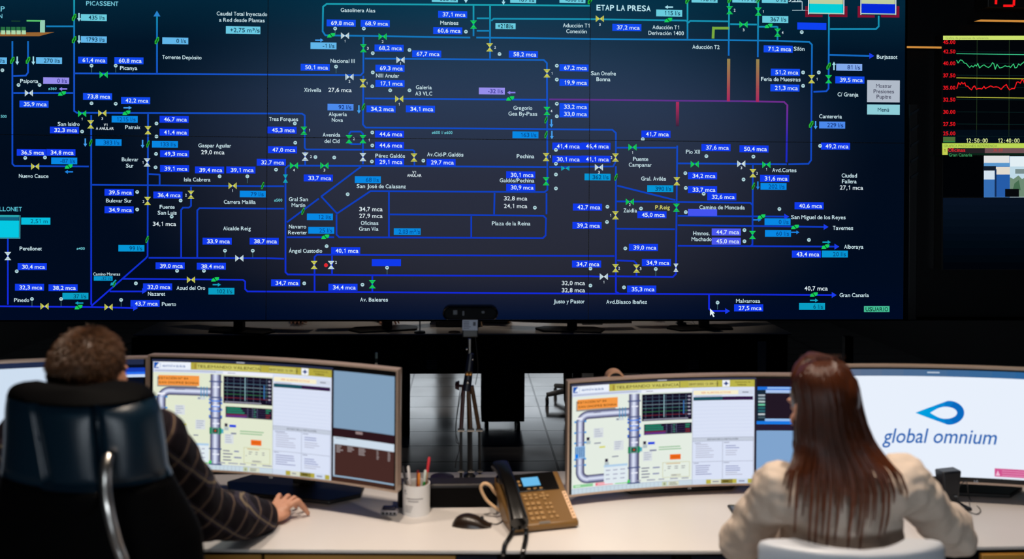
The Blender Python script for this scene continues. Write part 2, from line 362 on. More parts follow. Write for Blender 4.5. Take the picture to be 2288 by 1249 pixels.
for L in [
 [(166, -10), (166, 248), (172, 252)], [(172, 252), (675, 254), (681, 258), (681, 330), (684, 334), (922, 335), (926, 338), (926, 370)], [(169, 164), (806, 168), (812, 162), (812, 84)],
 [(1317, 13), (1160, 11.5), (730, 9), (722, 15), (721, 70), (727, 79), (853, 81), (1050, 84)], [(1065, 84), (1317, 87), (1530, 89), (1730, 91), (1808, 94), (1814, 100), (1812, 358), (1806, 366), (1762, 367)],
 [(1852, 30), (1851, 198), (1846, 204), (1818, 205)], [(1963, 36), (1963, 59), (1957, 65), (1855, 65)], [(1853, 123), (1945, 125)],
 [(1058, 13), (1058, 80)], [(1095, 14), (1095, 130)], [(1066, 41), (1092, 41)], [(1066, 69), (1092, 69)], [(1098, 46), (1103, 42), (1317, 43), (1532, 46), (1536, 49)], [(1536, 52), (1542, 47), (1626, 48)],
 [(1536, -6), (1536, 86)], [(1629, -6), (1628, 124)], [(1694, -6), (1693, 127)], [(1632, 54), (1690, 55)], [(1695, 60), (1736, 60)], [(1737, 60), (1737, 90)],
 [(816, 131), (1215, 134), (1222, 141), (1223, 424), (1217, 429), (828, 427), (753, 477), (718, 439), (806, 373)], [(712, 444), (642, 496)],
 [(812, 170), (811, 278), (817, 285), (1368, 290), (1376, 297), (1376, 360), (1370, 372), (1228, 373)], [(816, 220), (1222, 223)], [(780, 300), (784, 294), (806, 294), (811, 299), (811, 366)], [(780, 320), (786, 322), (806, 322)],
 [(1376, 372), (1376, 652), (1382, 655)], [(1379, 330), (1510, 330)], [(1513, 326), (1510, 612), (1503, 619), (1360, 617)], [(682, 340), (682, 368)],
 [(1220, 373), (645, 370), (638, 376), (638, 608), (643, 613), (828, 615), (1317, 617), (1342, 618)], [(600, 416), (634, 416)], [(600, 466), (634, 466)], [(600, 577), (634, 578)],
 [(752, 480), (752, 524), (758, 530), (1213, 532), (1219, 526), (1220, 488), (1214, 482), (872, 479)], [(642, 530), (746, 530)], [(869, 430), (869, 528)], [(1105, 432), (1104, 478)], [(1053, 484), (1053, 529)], [(1221, 432), (1221, 478)],
 [(703, 650), (703, 574), (708, 569), (1372, 572)], [(742, 572), (742, 611)], [(276, 623), (543, 625), (548, 629), (548, 646), (553, 651), (703, 652), (1317, 656), (1862, 659)], [(832, 618), (832, 652)],
 [(1584, 660), (1584, 690), (1590, 695), (1626, 695)], [(1380, 582), (1416, 583), (1422, 589), (1422, 616)], [(1378, 511), (1507, 512)], [(1378, 450), (1676, 453), (1681, 458)], [(1682, 370), (1681, 546), (1678, 549)],
 [(1515, 482), (1755, 484)], [(1515, 503), (1843, 507)], [(1515, 549), (1868, 551)], [(1380, 415), (1508, 447)], [(1515, 365), (1757, 367)],
 [(28, 93), (28, 366), (33, 371), (198, 372)], [(63, 93), (63, 162), (58, 169), (31, 170)], [(31, 208), (163, 208)], [(204, 258), (204, 680)], [(207, 413), (600, 416)],
 [(331, 256), (330, 572), (326, 577), (205, 683)], [(333, 576), (600, 577)], [(333, 389), (357, 390), (357, 412)], [(427, 418), (427, 460), (422, 464), (409, 464), (405, 469), (405, 574)], [(600, 466), (446, 465), (441, 470), (441, 574)],
 [(351, 38), (351, 162)], [(18, 534), (18, 680)], [(104, 59), (164, 59)], [(246, 651), (322, 651)], [(-20, 684), (204, 686), (300, 688)],
 [(1784, 0), (1784, 0.1)]]:
    line(L)
line([(1660, 226), (1510, 225), (1228, 222)], em(96, 50, 140), 3.6)
line([(1660, 226), (1752, 228), (1759, 235)], em(110, 45, 140), 3.6); line([(1759, 235), (1757, 362)], VIOLET, 4)
rect(1624, 132, 1631, 226, BAR, 2); rect(1689, 133, 1696, 227, BAR, 2); rect(1510, 228, 1517, 282, REDBAR, 2)
line([(1628, 63), (1594, 63)], em(122, 170, 62), 6); line([(1594, 61), (1593, 85)], em(122, 170, 62), 6)
def tip(x, y, dx, dy, s, m, layer=3):      # arrow head at (x, y) pointing along (dx, dy)
    poly([(x+dx*s, y+dy*s), (x-dy*s*.6, y+dx*s*.6), (x+dy*s*.6, y-dx*s*.6)], m, layer)
for x, y in ((1942, 125), (1752, 484), (1840, 507), (1864, 551), (1858, 659), (1620, 695), (318, 650), (298, 688)): tip(x, y, 1, 0, 11, em(26, 60, 235))
tip(351, 37, 0, -1, 13, em(40, 130, 205))

# valves: x, y, 'h' bow tie / 'v' hourglass, colour, number, number offset
for v in '''232,167,h,G|65,208,h,W|184,254,h,G,1,0,12|229,253,h,Y,3,0,12|79,372,h,Y|520,415,h,Y,1,0,11|535,577,h,W|427,625,h,Y|100,684,h,Y|243,686,h,Y|771,80,h,W,1,0,12|855,82,h,G,2,0,11|895,134,h,W,1,0,8
781,172,h,W,2,0,10|892,221,h,Y,1,0,12|657,370,h,G,4,0,10|725,370,h,G,3,0,10|1340,42,h,Y,3,0,13|1661,55,h,G,3,0,12|1413,329,h,G,1,0,12|1552,367,h,G|1656,366,h,W,3,0,9|1712,368,h,G,1,0,10|1263,376,h,T|1338,374,h,W,3,0,11
1407,451,h,G,2,0,6|1349,618,h,W,1,0,12|203,278,v,Y|331,291,v,Y|329,363,v,W,1,-9,0|330,449,v,Y,2,-9,1|427,435,v,Y,2,-11,1|18,572,v,W|812,108,v,G,3,10,0|811,186,v,Y,1,9,0|679,292,v,G,1,13,-1|780,311,v,G,2,11,-1|811,311,v,G,1,14,2
682,350,v,W,2,13,0|811,351,v,W|925,352,v,Y|638,399,v,T|1058,55,v,G|1094,106,v,Y,2,12,0|1222,164,v,Y,1,11,0|1222,248,v,G,4,10,0|1630,23,v,G,2,11,0|1694,26,v,G,1,11,0|1737,73,v,G,4,11,0|1813,177,v,Y,1,12,0|1851,177,v,G
1220,351,v,Y,1,9,-1|1220,405,v,G|1375,352,v,Y,2,-9,0|1512,405,v,Y|1682,387,v,Y,2,9,0|1511,464,v,G|1375,481,v,Y,1,-11,0|1681,525,v,G|1375,599,v,Y,2,8,0|1422,600,v,Y,3,9,0|1510,598,v,W|702,592,v,Y|740,592,v,W,2,11,-6|832,635,v,G'''.replace('\n', '|').split('|'):
    p = v.split(','); x, y = float(p[0]), float(p[1]); m = {'G': GRN, 'Y': YEL, 'W': WHT, 'T': TEA}[p[3]]
    a, b = (7.5, 8.5) if (x, y) not in ((1263, 376), (638, 399), (1510, 598)) else (5.5, 6.5)
    dk = {'G': em(14, 130, 66), 'Y': em(120, 122, 45), 'W': em(110, 135, 150), 'T': em(16, 120, 150)}[p[3]]
    for s in (-1, 1):
        if p[2] == 'h':
            poly([(x, y), (x+s*9, y-a), (x+s*9, y+a)], m, 3); poly([(x+s*6, y-a*.6), (x+s*6.9, y-a*.7), (x+s*6.9, y+a*.7), (x+s*6, y+a*.6)], dk, 4)
        else: poly([(x, y), (x-a, y+s*9), (x+a, y+s*9)], m, 3); poly([(x-a*.6, y+s*6), (x+a*.6, y+s*6), (x+a*.7, y+s*6.9), (x-a*.7, y+s*6.9)], dk, 4)
    if len(p) > 4: text(p[4], x+float(p[5]), y+float(p[6]), 6, OFFW, 6)
# flow meters: slanted green lozenges with a dark slash ('t' thin, 'w' wide)
for v in '166,39|166,89|28,135|63,135|351,91|139,209,w|283,252,w|203,319,t|331,322,t|154,372,w|587,415,t|329,535,t|176,686,w|256,634,t|481,624,w|740,79,w|812,239,t|1140,220,w|1220,268,t|1220,301,t|1493,45,w|1717,58,w|1851,148|1812,278|1376,396,t|1683,416,t|1701,484,w|1776,507,w|1844,551,w|1818,658,w|677,472,t|727,529,w|1318,2|1536,1|1630,0|1694,0|1630,0'.split('|'):
    p = v.split(','); x, y = float(p[0]), float(p[1]); k = p[2] if len(p) > 2 else ''
    if k == 'w': poly([(x-9, y+5), (x-7, y-1), (x+1, y-5), (x+9, y-5), (x+8, y+1), (x, y+5)], GRN, 3); poly([(x-4, y-4), (x-2.5, y-4.5), (x+4, y+4), (x+2.5, y+4.5)], em(4, 40, 30), 4)
    else:
        w = 3.5 if k == 't' else 5
        poly([(x-w, y+7), (x-w, y+1), (x+1, y-8), (x+w, y-8), (x+w, y-1), (x-1, y+8)], LGRN, 3); poly([(x-3, y+5), (x-1.6, y+6), (x+3.4, y-4.5), (x+2, y-6)], em(4, 40, 30), 4)
# small arrows
for v in '177,39,d,w|177,89,d,w|39,136,d,w|75,136,d,w|141,199,l,p|286,241,r,s|191,319,d,s|319,322,d,s|154,384,l,b|177,677,l,c|253,632,q,c|485,636,r,c|714,90,r,s|802,245,d,s|1142,207,l,p|1232,276,d,s|1233,302,d,s|1494,16,l,w|1863,147,u,w|1822,280,d,s|1693,415,d,b|1692,491,r,b|1777,519,r,b|1847,541,r,c|1819,671,r,c|1041,-2,d,w|1125,2,d,w'.split('|'):
    p = v.split(','); x, y = float(p[0]), float(p[1]); m = {'w': em(165, 222, 236), 'p': em(140, 130, 235), 's': em(70, 160, 240), 'b': em(30, 130, 225), 'c': em(20, 160, 190)}[p[3]]
    dx, dy = {'d': (0, 1), 'u': (0, -1), 'l': (-1, 0), 'r': (1, 0), 'q': (-.7, .7)}[p[2]]
    line([(x-dx*9, y-dy*9), (x+dx*3, y+dy*3)], m, 3, 3); tip(x+dx*2, y+dy*2, dx, dy, 7, m, 3)
# pressure sensors
DOT, DOTK = em(178, 214, 220), em(40, 80, 100)
pts_s = '205,147|259,147|6,157|42,190|89,190|205,231|259,232|350,276|350,305|184,294|57,353|101,352|349,344|348,374|491,394|553,394|617,379|307,429|307,468|404,448|384,484|503,560|565,560|38,606|396,605|456,605|72,668|137,668|304,633|271,670|749,64|813,64|833,119|915,112|1041,71|751,149|833,162|832,193|872,202|915,202|659,276|832,296|832,325|660,319|705,351|747,352|831,361|946,359|777,434|1195,464|730,550|865,598|680,633|810,636|1116,121|1244,147|1244,178|1244,232|1244,260|1436,311|1242,335|1242,366|1242,390|1242,421|1578,349|1683,350|1531,387|1532,420|1572,433|1661,401|1357,462|1356,496|1432,466|1532,474|1663,514|1663,539|1397,555|1319,600|1465,601|1319,638|1394,642|1603,676|1791,72|1794,162|1829,162|1794,192|1832,326|1741,467|1807,536'
for v in pts_s.split('|'):
    x, y = map(float, v.split(',')); disc(x, y, 4.2, DOT, 4, 10); rect(x-2, y-1.2, x+2, y+.2, DOTK, 5)
for x, y in ((205, 155), (259, 155), (553, 402), (503, 568), (565, 568), (137, 678), (271, 678), (72, 678), (749, 72), (751, 157), (1603, 684), (1465, 610), (865, 606)): rect(x-.6, y-5, x+.6, y+7, em(70, 110, 120), 3)
disc(728.5, 592.5, 4.5, RED, 4)

# pressure read-outs: left x, top y, value
def bluebox(x, y, val, m=None, w=65, h=15.5):
    m = m or em(16, 58, 235) if y > 250 else m or em(18, 74, 238)
    rect(x, y, x+w, y+h, m, 3)
    if val: text(val+' mca', x+w-3.5, y+h/2+.2, 9.2, OFFW, 6, xs=.98, align='r')
for v in '''175,127,61,4|256,128,60,8|44,225,35,9|186,208,73,8|271,217,42,2|357,259,46,7|357,288,41,4|112,283,32,3|38,333,36,5|104,333,34,8|358,336,49,3|358,369,39,1|436,372,39,4|506,372,39,1|574,355,32,7|599,327,47,0|598,283,45,3|234,422,39,5|234,461,34,9|343,428,36,4|453,531,33,9|558,531,38,7|40,588,30,4|34,634,32,3|109,635,38,2|348,586,39,0|440,587,38,4|320,633,32,0|292,670,43,7
979,25,37,1|968,61,60,6|730,44,69,8|806,45,68,9|837,100,68,2|921,113,67,7|839,145,69,3|672,143,50,1|839,179,17,1|819,236,34,2|907,236,34,1|838,292,44,6|838,317,44,6|679,390,33,7|838,354,29,1|953,355,29,7|1131,383,30,1|1131,411,30,9|740,552,40,1|606,624,34,7|734,634,34,4|1137,114,58,2|1250,144,67,2|1250,177,19,9|1250,231,33,2|1250,247,33,0|1368,54,37,2|1433,292,41,7
1234,319,41,4|1299,319,46,4|1234,348,30,1|1299,348,41,1|1567,322,37,6|1652,325,50,4|1537,385,34,2|1537,416,33,7|1580,432,32,6|1698,391,31,6|1280,455,42,7|1279,496,39,2|1424,472,45,0|1405,545,39,0|1434,579,34,9|1278,582,34,7|1401,638,35,3|1640,680,27,5|1706,102,71,2|1722,154,51,2|1721,189,21,3|1866,171,39,5|1834,319,49,2|1775,452,40,6|1769,560,43,4'''.replace('\n', '|').split('|'):
    p = v.split(','); bluebox(float(p[0]), float(p[1]), p[2]+','+p[3])
bluebox(831, 579, ''); bluebox(1781, 51, '', em(14, 66, 240)); bluebox(1537, 467, '', em(68, 84, 240)); bluebox(1590, 510.5, '44,7', em(74, 88, 240)); bluebox(1590, 531, '45,0', em(74, 88, 240))
# flow read-outs
for v in '''181,32,435 l/s,0|181,81,1793 l/s,1|81,128,270 l/s,1|-42,128,120 l/s,1|363,84,0 l/s,1|97,173,0 l/s,6|250,259,1215 l/s,3|214,311,383 l/s,3|340,315,133 l/s,3|115,352,-87 l/s,3|536,426,79 l/s,3|265,547,99 l/s,4|466,643,102 l/s,5|140,654,37 l/s,5|965,-10,668 l/s,0|694,95,-1 l/s,1|732,232,92 l/s,2|1070,196,-32 l/s,6|793,394,68 l/s,3|686,477,12 l/s,3|689,507,25 l/s,3
1140,-8,189 l/s,0|1250,-8,-600 l/s,0|1466,22,115 l/s,0|1545,-9,196 l/s,0|1636,-9,-419 l/s,0|1702,-8,0 l/s,0|1703,36,367 l/s,0|1868,143,81 l/s,7|1830,272,229 l/s,2|1145,294,163 l/s,3|1306,388,362 l/s,4|1446,414,390 l/s,4|1699,409,202 l/s,3|1708,488,0 l/s,3|1709,514,60 l/s,3|1836,560,20 l/s,4|1785,677,6 l/s,5'''.replace('\n', '|').split('|'):
    p = v.split(','); x, y = float(p[0]), float(p[1])
    m = [em(106, 204, 222), em(98, 182, 234), em(76, 138, 236), em(8, 136, 228), em(6, 150, 214), em(10, 158, 196), em(150, 142, 236), em(130, 170, 236)][int(p[3])]
    ink = [INK, INK, em(10, 40, 110), em(4, 72, 140), em(4, 72, 120), em(4, 80, 110), em(40, 36, 130), em(20, 50, 120)][int(p[3])]
    rect(x, y, x+58, y+15, m, 3); text(p[2], x+54, y+7.7, 9.4, ink, 6, xs=.95, align='r')
rect(505, 59, 582, 76, em(106, 200, 226), 3); text('+2,75 m³/s', 581, 68, 9.8, INK, 6, xs=.98, align='r')
rect(1107, 52, 1152, 65, em(106, 204, 226), 3); text('+218l/s', 1129.5, 58.5, 9.6, em(10, 44, 60), 6, bold=True, xs=.78)
rect(880, 510, 940, 525, em(8, 136, 222), 3); text('2,03 m³/s', 939, 517.5, 9.4, em(4, 72, 140), 6, xs=.84, align='r')
rect(48, 486, 113, 502, em(8, 190, 222), 3); text('2,51 m', 108, 494, 9.4, em(4, 90, 120), 6, xs=.98, align='r')
rect(210, 617, 252, 627, em(8, 150, 206), 3); text('-32 l/s', 250, 622, 7, em(4, 72, 120), 6, xs=.9, align='r')
# place names
for v in '''407,128,Torrente Depósito|288,152,Picanya|66,181,Paiporta|154,277,San Isidro|297,284,Patraix|480,325,Gaspar Aguilar|291,356,Bulevar|290,370,Sur|76,393,Nuevo Cauce|441,401,Isla Cabrera|536,451,Carrera Malilla|266,448,Bulevar Sur|374,462,Fuente|374,475,San Luis|530,510,Alcalde Reig|69,555,Perellonet|350,656,Nazaret|427,643,Azud del Oro|378,679,Puerto|49,670,Pinedo
541,31,Caudal Total Inyectado|541,45,a Red desde Plantas|800,23,Gasolinera Alas|1004,51,Manises|766,136,Nacional III|866,169,NIII Anular|699,201,Xirivella|947,195,Galería|947,209,A3 VLC|755,255,Alquería|754,268,Nova|634,266,Tres Forques|741,301,Avenida|742,315,del Cid|872,348,Pérez Galdós|995,345,Av.Cid-P.Galdós|1174,349,Pechina|1155,403,Galdós/Pechina|852,416,San José de Calasanz
667,445,Gral San|667,458,Martín|826,498,Oficinas|824,511,Gran Vía|1142,499,Plaza de la Reina|665,506,Navarro|665,519,Reverter|683,560,Ángel Custodio|836,669,Av. Baleares|1288,57,Aducción T1|1288,70,Conexión|1488,61,Aducción T1|1488,74,Derivación 1400|1577,105,Aducción T2|1348,164,San Onofre|1348,177,Bonna|1168,241,Gregorio|1168,254,Gea By-Pass
1431,355,Puente|1430,368,Campanar|1548,339,Pio XII|1460,399,Gral. Avilés|1752,380,Avd.Cortes|1408,470,Zaidía|1613,463,Camino de Moncada|1567,521,Hmnos.|1567,534,Machado|1271,673,Justo y Pastor|1400,674,Avd.Blasco Ibañez|1671,672,Malvarrosa|1785,109,Sifón|1981,127,Burjassot|1744,177,Feria de Muestras|1894,211,C/ Granja|1855,260,Cantereria
1897,392,Ciudad|1897,405,Fallera|1828,485,San Miguel de los Reyes|1883,509,Tavernes|1907,551,Alboraya|1908,659,Gran Canaria'''.replace('\n', '|').split('|'):
    p = v.split(',', 2); text(p[2], float(p[0]), float(p[1]), 8.8, WHITE, 6, xs=.9)
text('P.Reig', 1480, 463, 8.8, em(226, 222, 110), 6, xs=.9)
for v in '476,340,29,0|368,500,34,1|760,201,27,6|829,467,34,7|829,482,27,9|1152,443,32,8|1152,460,24,1|1281,632,32,0|1281,648,32,8|1902,419,27,1|1823,644,40,7'.split('|'):
    p = v.split(','); text(p[2]+','+p[3]+' mca', float(p[0]), float(p[1]), 9.4, OFFW, 6, xs=.98)
text('PICASSENT', 229, 8, 10, em(120, 205, 225), 6); text('AP', 12, 20, 12, em(120, 205, 225), 6, align='r'); text('N', 2, 36, 10, em(120, 205, 225), 6); text('PERELLONET', 50, 467, 10, em(90, 195, 215), 6, align='r')
text('ETAP LA PRESA', 1393, 18, 12.5, em(190, 232, 242), 6, bold=True, xs=.86)
for s, x, y in (('ø400', 181, 555), ('ø500', 622, 447), ('ø600 // ø600', 988, 296), ('ø360', 118, 198), ('500', 9, 260)): text(s, x, y, 6.5, em(110, 205, 218), 6)
for s, x, y in (('V1', 237, 279), ('A ANULAR', 235, 287), ('V1', 926, 385), ('ANULAR', 926, 392)): text(s, x, y, 6, OFFW, 6, bold=True)
text('Camino Moreras', 239, 612, 7, WHITE, 6, xs=.84)
rect(1937, 180, 2010, 228, em(176, 186, 200), 3); rect(1937, 234, 2010, 256, em(142, 205, 216), 3)
for s, y in (('Mostrar', 192), ('Presiones', 204), ('Pupitre', 216)): text(s, 1974, y, 8.5, em(74, 76, 96), 6, bold=True, xs=.85)
text('Menú', 1973, 245, 8.5, em(30, 62, 84), 6, bold=True, xs=.85)
rect(1930, 684, 1987, 697, em(70, 190, 150), 3); text('USUARIO', 1958.5, 690.5, 9, em(8, 60, 50), 6, bold=True, xs=.86)
poly([(1586, 689), (1586, 705), (1590, 701)], OFFW, 7); poly([(1586, 689), (1590, 701), (1597, 700)], OFFW, 7); poly([(1589, 700), (1592, 699), (1596, 707), (1593, 708)], OFFW, 7)
# tanks and pumping station drawings
CRM = em(190, 205, 160)
for x0, x1, y1, c, cr in ((1808, 1883, 29, (6, 205, 215), (120, 18, 44)), (1925, 1999, 30, (4, 40, 215), (130, 18, 50))):
    rect(x0, -12, x1, 9, CRM, 3); rect(x0, 9, x1, y1, em(*c), 3)
    for a, b in (((x0-9, 14), (x0-3, y1+9)), ((x1+4, 14), (x1+10, y1+9)), ((x0-9, y1+4), ((x0+x1)/2-8, y1+9)), (((x0+x1)/2+6, y1+4), (x1+10, y1+9))): rect(a[0], a[1], b[0], b[1], em(*cr), 2)
    rect(x0-3, -10, x0-1, y1+3, OFFW, 4); rect(x1+1, -10, x1+3, y1+3, OFFW, 4); rect(x0-3, y1, x1+3, y1+2.5, em(170, 205, 190), 4)
for L in ([(1770, 23), (1806, 23)], [(1792, 22), (1792, 4)], [(1770, 4), (1792, 4)]): line(L, WHITE, 1.3, 2)
text('3,5 m', 1790, 0, 9, WHITE, 6, align='r')
rect(-20, 480, 43, 485, em(40, 160, 170), 3); rect(-20, 485, 43, 492, em(18, 96, 128), 3); rect(-20, 492, 43, 531, em(6, 200, 226), 3); rect(44, 480, 46, 533, em(70, 160, 170), 3); rect(-20, 531, 46, 533, em(70, 170, 190), 3)
poly([(-20, 73), (122, 72), (88, 81), (-20, 81)], em(150, 100, 50), 3); rect(90, 45, 101, 73, em(150, 205, 180), 4); rect(60, 45, 92, 48.5, em(90, 200, 110), 4); rect(26, 46, 46, 49, em(22, 60, 44), 4)
for i in range(6): x = -9+11.5*i; rect(x, 60, x+9.5, 70, em(40, 110, 66), 4); rect(x+.5, 68, x+10, 77, em(175, 215, 170), 5)
M_CASE = mat('display_casing', (9, 9, 11), .5)
for (i, j), (a, b, c, d) in MOD.items():
    col = ['left', 'middle', 'right'][i]; row = ['upper', 'lower'][j]
    lab = {(0, 0): 'video wall module with the Picassent and Torrente read-outs, upper left', (1, 0): 'video wall module with Gasolinera Alas and Manises read-outs, upper middle', (2, 0): 'video wall module headed ETAP LA PRESA, upper right of the wall',
           (0, 1): 'video wall module with Perellonet and Alcalde Reig read-outs, lower left', (1, 1): 'video wall module with Plaza de la Reina and Av. Baleares, lower middle', (2, 1): 'video wall module with Ciudad Fallera, Tavernes and USUARIO button, lower right'}[(i, j)]
    t = thing('display_module', lab, 'display', ((a+b)/2, Y_WALL, c), 0, 'water network video wall modules'); o = t.location
    q = MB(); q.box(a+.0004, b-.0004, Y_WALL, Y_WALL+.22, c+.0004, d-.0004); q.build('casing', M_CASE, t, o)
    PIC[(i, j)].build('screen', None, t, o)
# ------------------------------------------------------------------ displays, clock and amber reflections right of the video wall
class Flat:                                # picture on a vertical plane y = const (or any frame through fn)
    def __init__(s, fn, scale): s.q = MB(); s.fn = fn; s.k = scale
    def poly(s, ps, m, l=1): s.q.add([s.fn(p[0], p[1], l) for p in ps], [list(range(len(ps)))], m)
    def rect(s, x0, y0, x1, y1, m, l=1, n=1):
        for i in range(n):
            a, b = x0+(x1-x0)*i/n, x0+(x1-x0)*(i+1)/n; s.poly([(a, y1), (b, y1), (b, y0), (a, y0)], m, l)
    def line(s, ps, w, m, l=2):
        for a, b in zip(ps, ps[1:]):
            a, b = Vector(a), Vector(b); t = (b-a).normalized()*w/2; n = Vector((-t.y, t.x)); e = t*.5
            s.poly([b+e-n, b+e+n, a-e+n, a-e-n], m, l)
    def text(s, txt, x, y, h, m, l=4, bold=False, xs=.9, align='c', shear=0):
        vs, fs, w = lettered(txt, bold); sc = h/CAPH; ox = {'c': -w*sc*xs/2, 'r': -w*sc*xs, 'l': 0}[align]
        s.q.add([s.fn(x+ox+v[0]*sc*xs, y+h/2-v[1]*sc, l) for v in vs], fs, m)
def wallpix(Y):
    def fn(x, y, l): p = at(x, y, Y); return Vector((p.x, Y-.0005*l, p.z))
    return fn
YR = 4.70
# trend chart display
pA, pB = at(2107, 80, YR), at(2480, 346, YR)
t = thing('wall_display', 'wall display with red and green trend curves on black, right of the video wall', 'display', ((pA.x+pB.x)/2, YR, pB.z))
q = MB(); q.box(pA.x-.006, pB.x, YR, YR+.07, pB.z-.004, pA.z+.006); q.build('casing', M_CASE, t, t.location)
f = Flat(wallpix(YR), 1)
f.rect(2107, 81, 2480, 346, em(2, 4, 8), 1)
f.rect(2107, 290, 2480, 346, em(2, 12, 22), 2)
f.rect(2107, 80, 2480, 89, em(205, 226, 110), 3); f.text('Grafica de presiones de referencia', 2112, 85, 5, em(150, 165, 80), 5, align='l')
for i, s in enumerate(('45.00', '42.50', '40.00', '37.50', '35.00', '32.50', '30.00', '27.50', '25.00')): f.text(s, 2120.5, (94, 115, 141.5, 168.5, 196, 222.5, 250, 277, 298)[i], 8.5, em(240, 24, 34), 5, bold=True, xs=.9)
for x in (2183, 2255, 2327, 2399): f.line([(x, 89), (x-1, 305)], .9, em(40, 62, 36), 2)
for y in (115.5, 141, 168, 195, 222, 250, 277, 304): f.line([(2137, y), (2480, y+2.5)], .7, em(16, 44, 44), 2)
for y, m in ((120, em(60, 200, 140)), (174, em(196, 200, 60)), (217, em(186, 190, 66))): f.line([(2137, y), (2480, y+5)], 1.6, m, 3)
rnd = random.Random(3)
gp = [(0, 135), (3, 141), (8, 134), (12, 135), (17, 141), (21, 142), (26, 148), (29, 151), (33, 147), (37, 150), (41, 145), (44, 148), (47, 142), (51, 152), (57, 147), (61, 145), (66, 149), (71, 151), (76, 147), (80, 140), (83, 143), (86, 155), (90, 144), (96, 152), (101, 151), (108, 147), (113, 149), (117, 148), (120, 151), (124, 146), (127, 143), (130, 152), (134, 151), (138, 143), (142, 146), (147, 141), (151, 138), (160, 144), (170, 139), (182, 146), (196, 141), (210, 148), (226, 143), (250, 147), (290, 142), (340, 146)]
f.line([(2137+x, y) for x, y in gp], 1.6, em(60, 214, 130), 6)
rp = [(0, 198), (4, 185), (8, 189), (11, 184), (14, 188), (18, 185), (20, 192), (25, 193), (28, 197), (33, 201), (37, 194), (40, 192), (44, 200), (48, 198), (52, 198), (56, 199), (61, 193), (64, 198), (70, 195), (76, 192), (82, 195), (88, 194), (93, 195), (99, 200), (105, 193), (111, 189), (114, 196), (118, 201), (123, 198), (129, 198), (134, 184), (137, 183), (142, 186), (146, 177), (149, 181), (151, 186), (160, 182), (172, 190), (186, 184), (200, 192), (220, 187), (246, 195), (290, 186), (340, 192)]
f.line([(2137+x, y) for x, y in rp], 1.9, em(250, 24, 30), 6)
f.rect(2107, 306, 2134, 318, em(52, 120, 62), 3)
for y in (308, 311, 314): f.line([(2107, y), (2134, y)], .8, em(110, 50, 30), 4)
for s, x in (('12:50:00', 2182, ), ('12:40:00', 2253), ('12:30:00', 2325)): f.text(s, x, 314, 9.5, em(226, 240, 160), 5, xs=.84)
f.rect(2105, 320, 2480, 331, em(186, 214, 84), 3); f.text('GRAFICA PRESIONES REFERENCIA', 2108, 326, 5.5, em(130, 150, 60), 5, align='l')
f.rect(2105, 331, 2117, 346, em(196, 206, 80), 4); f.text('1', 2110.5, 336, 7, em(40, 50, 20), 5)
f.rect(2117, 331, 2480, 342, em(34, 30, 34), 3); f.rect(2200, 331, 2480, 342, em(110, 80, 84), 4); f.text('Oficinas', 2118, 335, 8.5, em(235, 40, 50), 5, align='l', xs=.9); f.text('36.69', 2218, 335, 7, em(180, 60, 60), 5, align='l')
f.rect(2117, 342, 2480, 346.5, em(10, 34, 24), 4); f.text('Gran Canaria', 2119, 346, 7, em(60, 150, 90), 5, align='l')
f.q.build('screen', None, t, t.location)
# camera feed display under it
pA, pB = at(2105, 349, YR), at(2480, 602, YR)
t = thing('wall_display', 'wall display showing a daylight street view beside a black area, under the trend chart', 'display', ((pA.x+pB.x)/2, YR, pB.z))
q = MB(); q.box(pA.x, pB.x, YR, YR+.07, pB.z-.005, pA.z); q.build('casing', M_CASE, t, t.location)
f = Flat(wallpix(YR), 1)
f.rect(2107, 349, 2480, 440, em(1, 2, 4), 1)
f.rect(2198, 349, 2256, 441, em(70, 125, 190), 2); f.rect(2198, 348, 2255, 366, em(225, 226, 226), 3); f.rect(2198, 364, 2256, 371, em(90, 150, 205), 4)
f.rect(2256, 349, 2400, 441, em(190, 216, 230), 2); f.rect(2198, 371, 2225, 382, em(20, 30, 44), 3); f.rect(2198, 381, 2223, 401, em(212, 226, 238), 3)
f.rect(2198, 401, 2224, 440, em(54, 110, 180), 3); f.rect(2225, 373, 2256, 390, em(226, 218, 206), 3); f.rect(2226, 390, 2256, 440, em(38, 92, 168), 3); f.rect(2222, 378, 2226, 440, em(20, 44, 84), 4)
f.rect(2256, 350, 2400, 372, em(226, 238, 244), 3); f.rect(2268, 378, 2400, 388, em(120, 140, 140), 3)
f.poly([(2256, 440), (2320, 440), (2300, 392), (2283, 400), (2275, 392), (2264, 400), (2256, 396)], em(110, 138, 116), 4); f.poly([(2262, 425), (2280, 425), (2276, 402), (2266, 410)], em(70, 108, 80), 5)
f.rect(2245, 422, 2276, 440, em(6, 8, 12), 6)
for i in range(10): f.rect(2107, 442+i*16, 2480, 458+i*16, em(max(1, 7-i), max(2, 17-int(1.6*i)), max(5, 32-int(2.7*i))), 1)
f.q.build('screen', None, t, t.location)
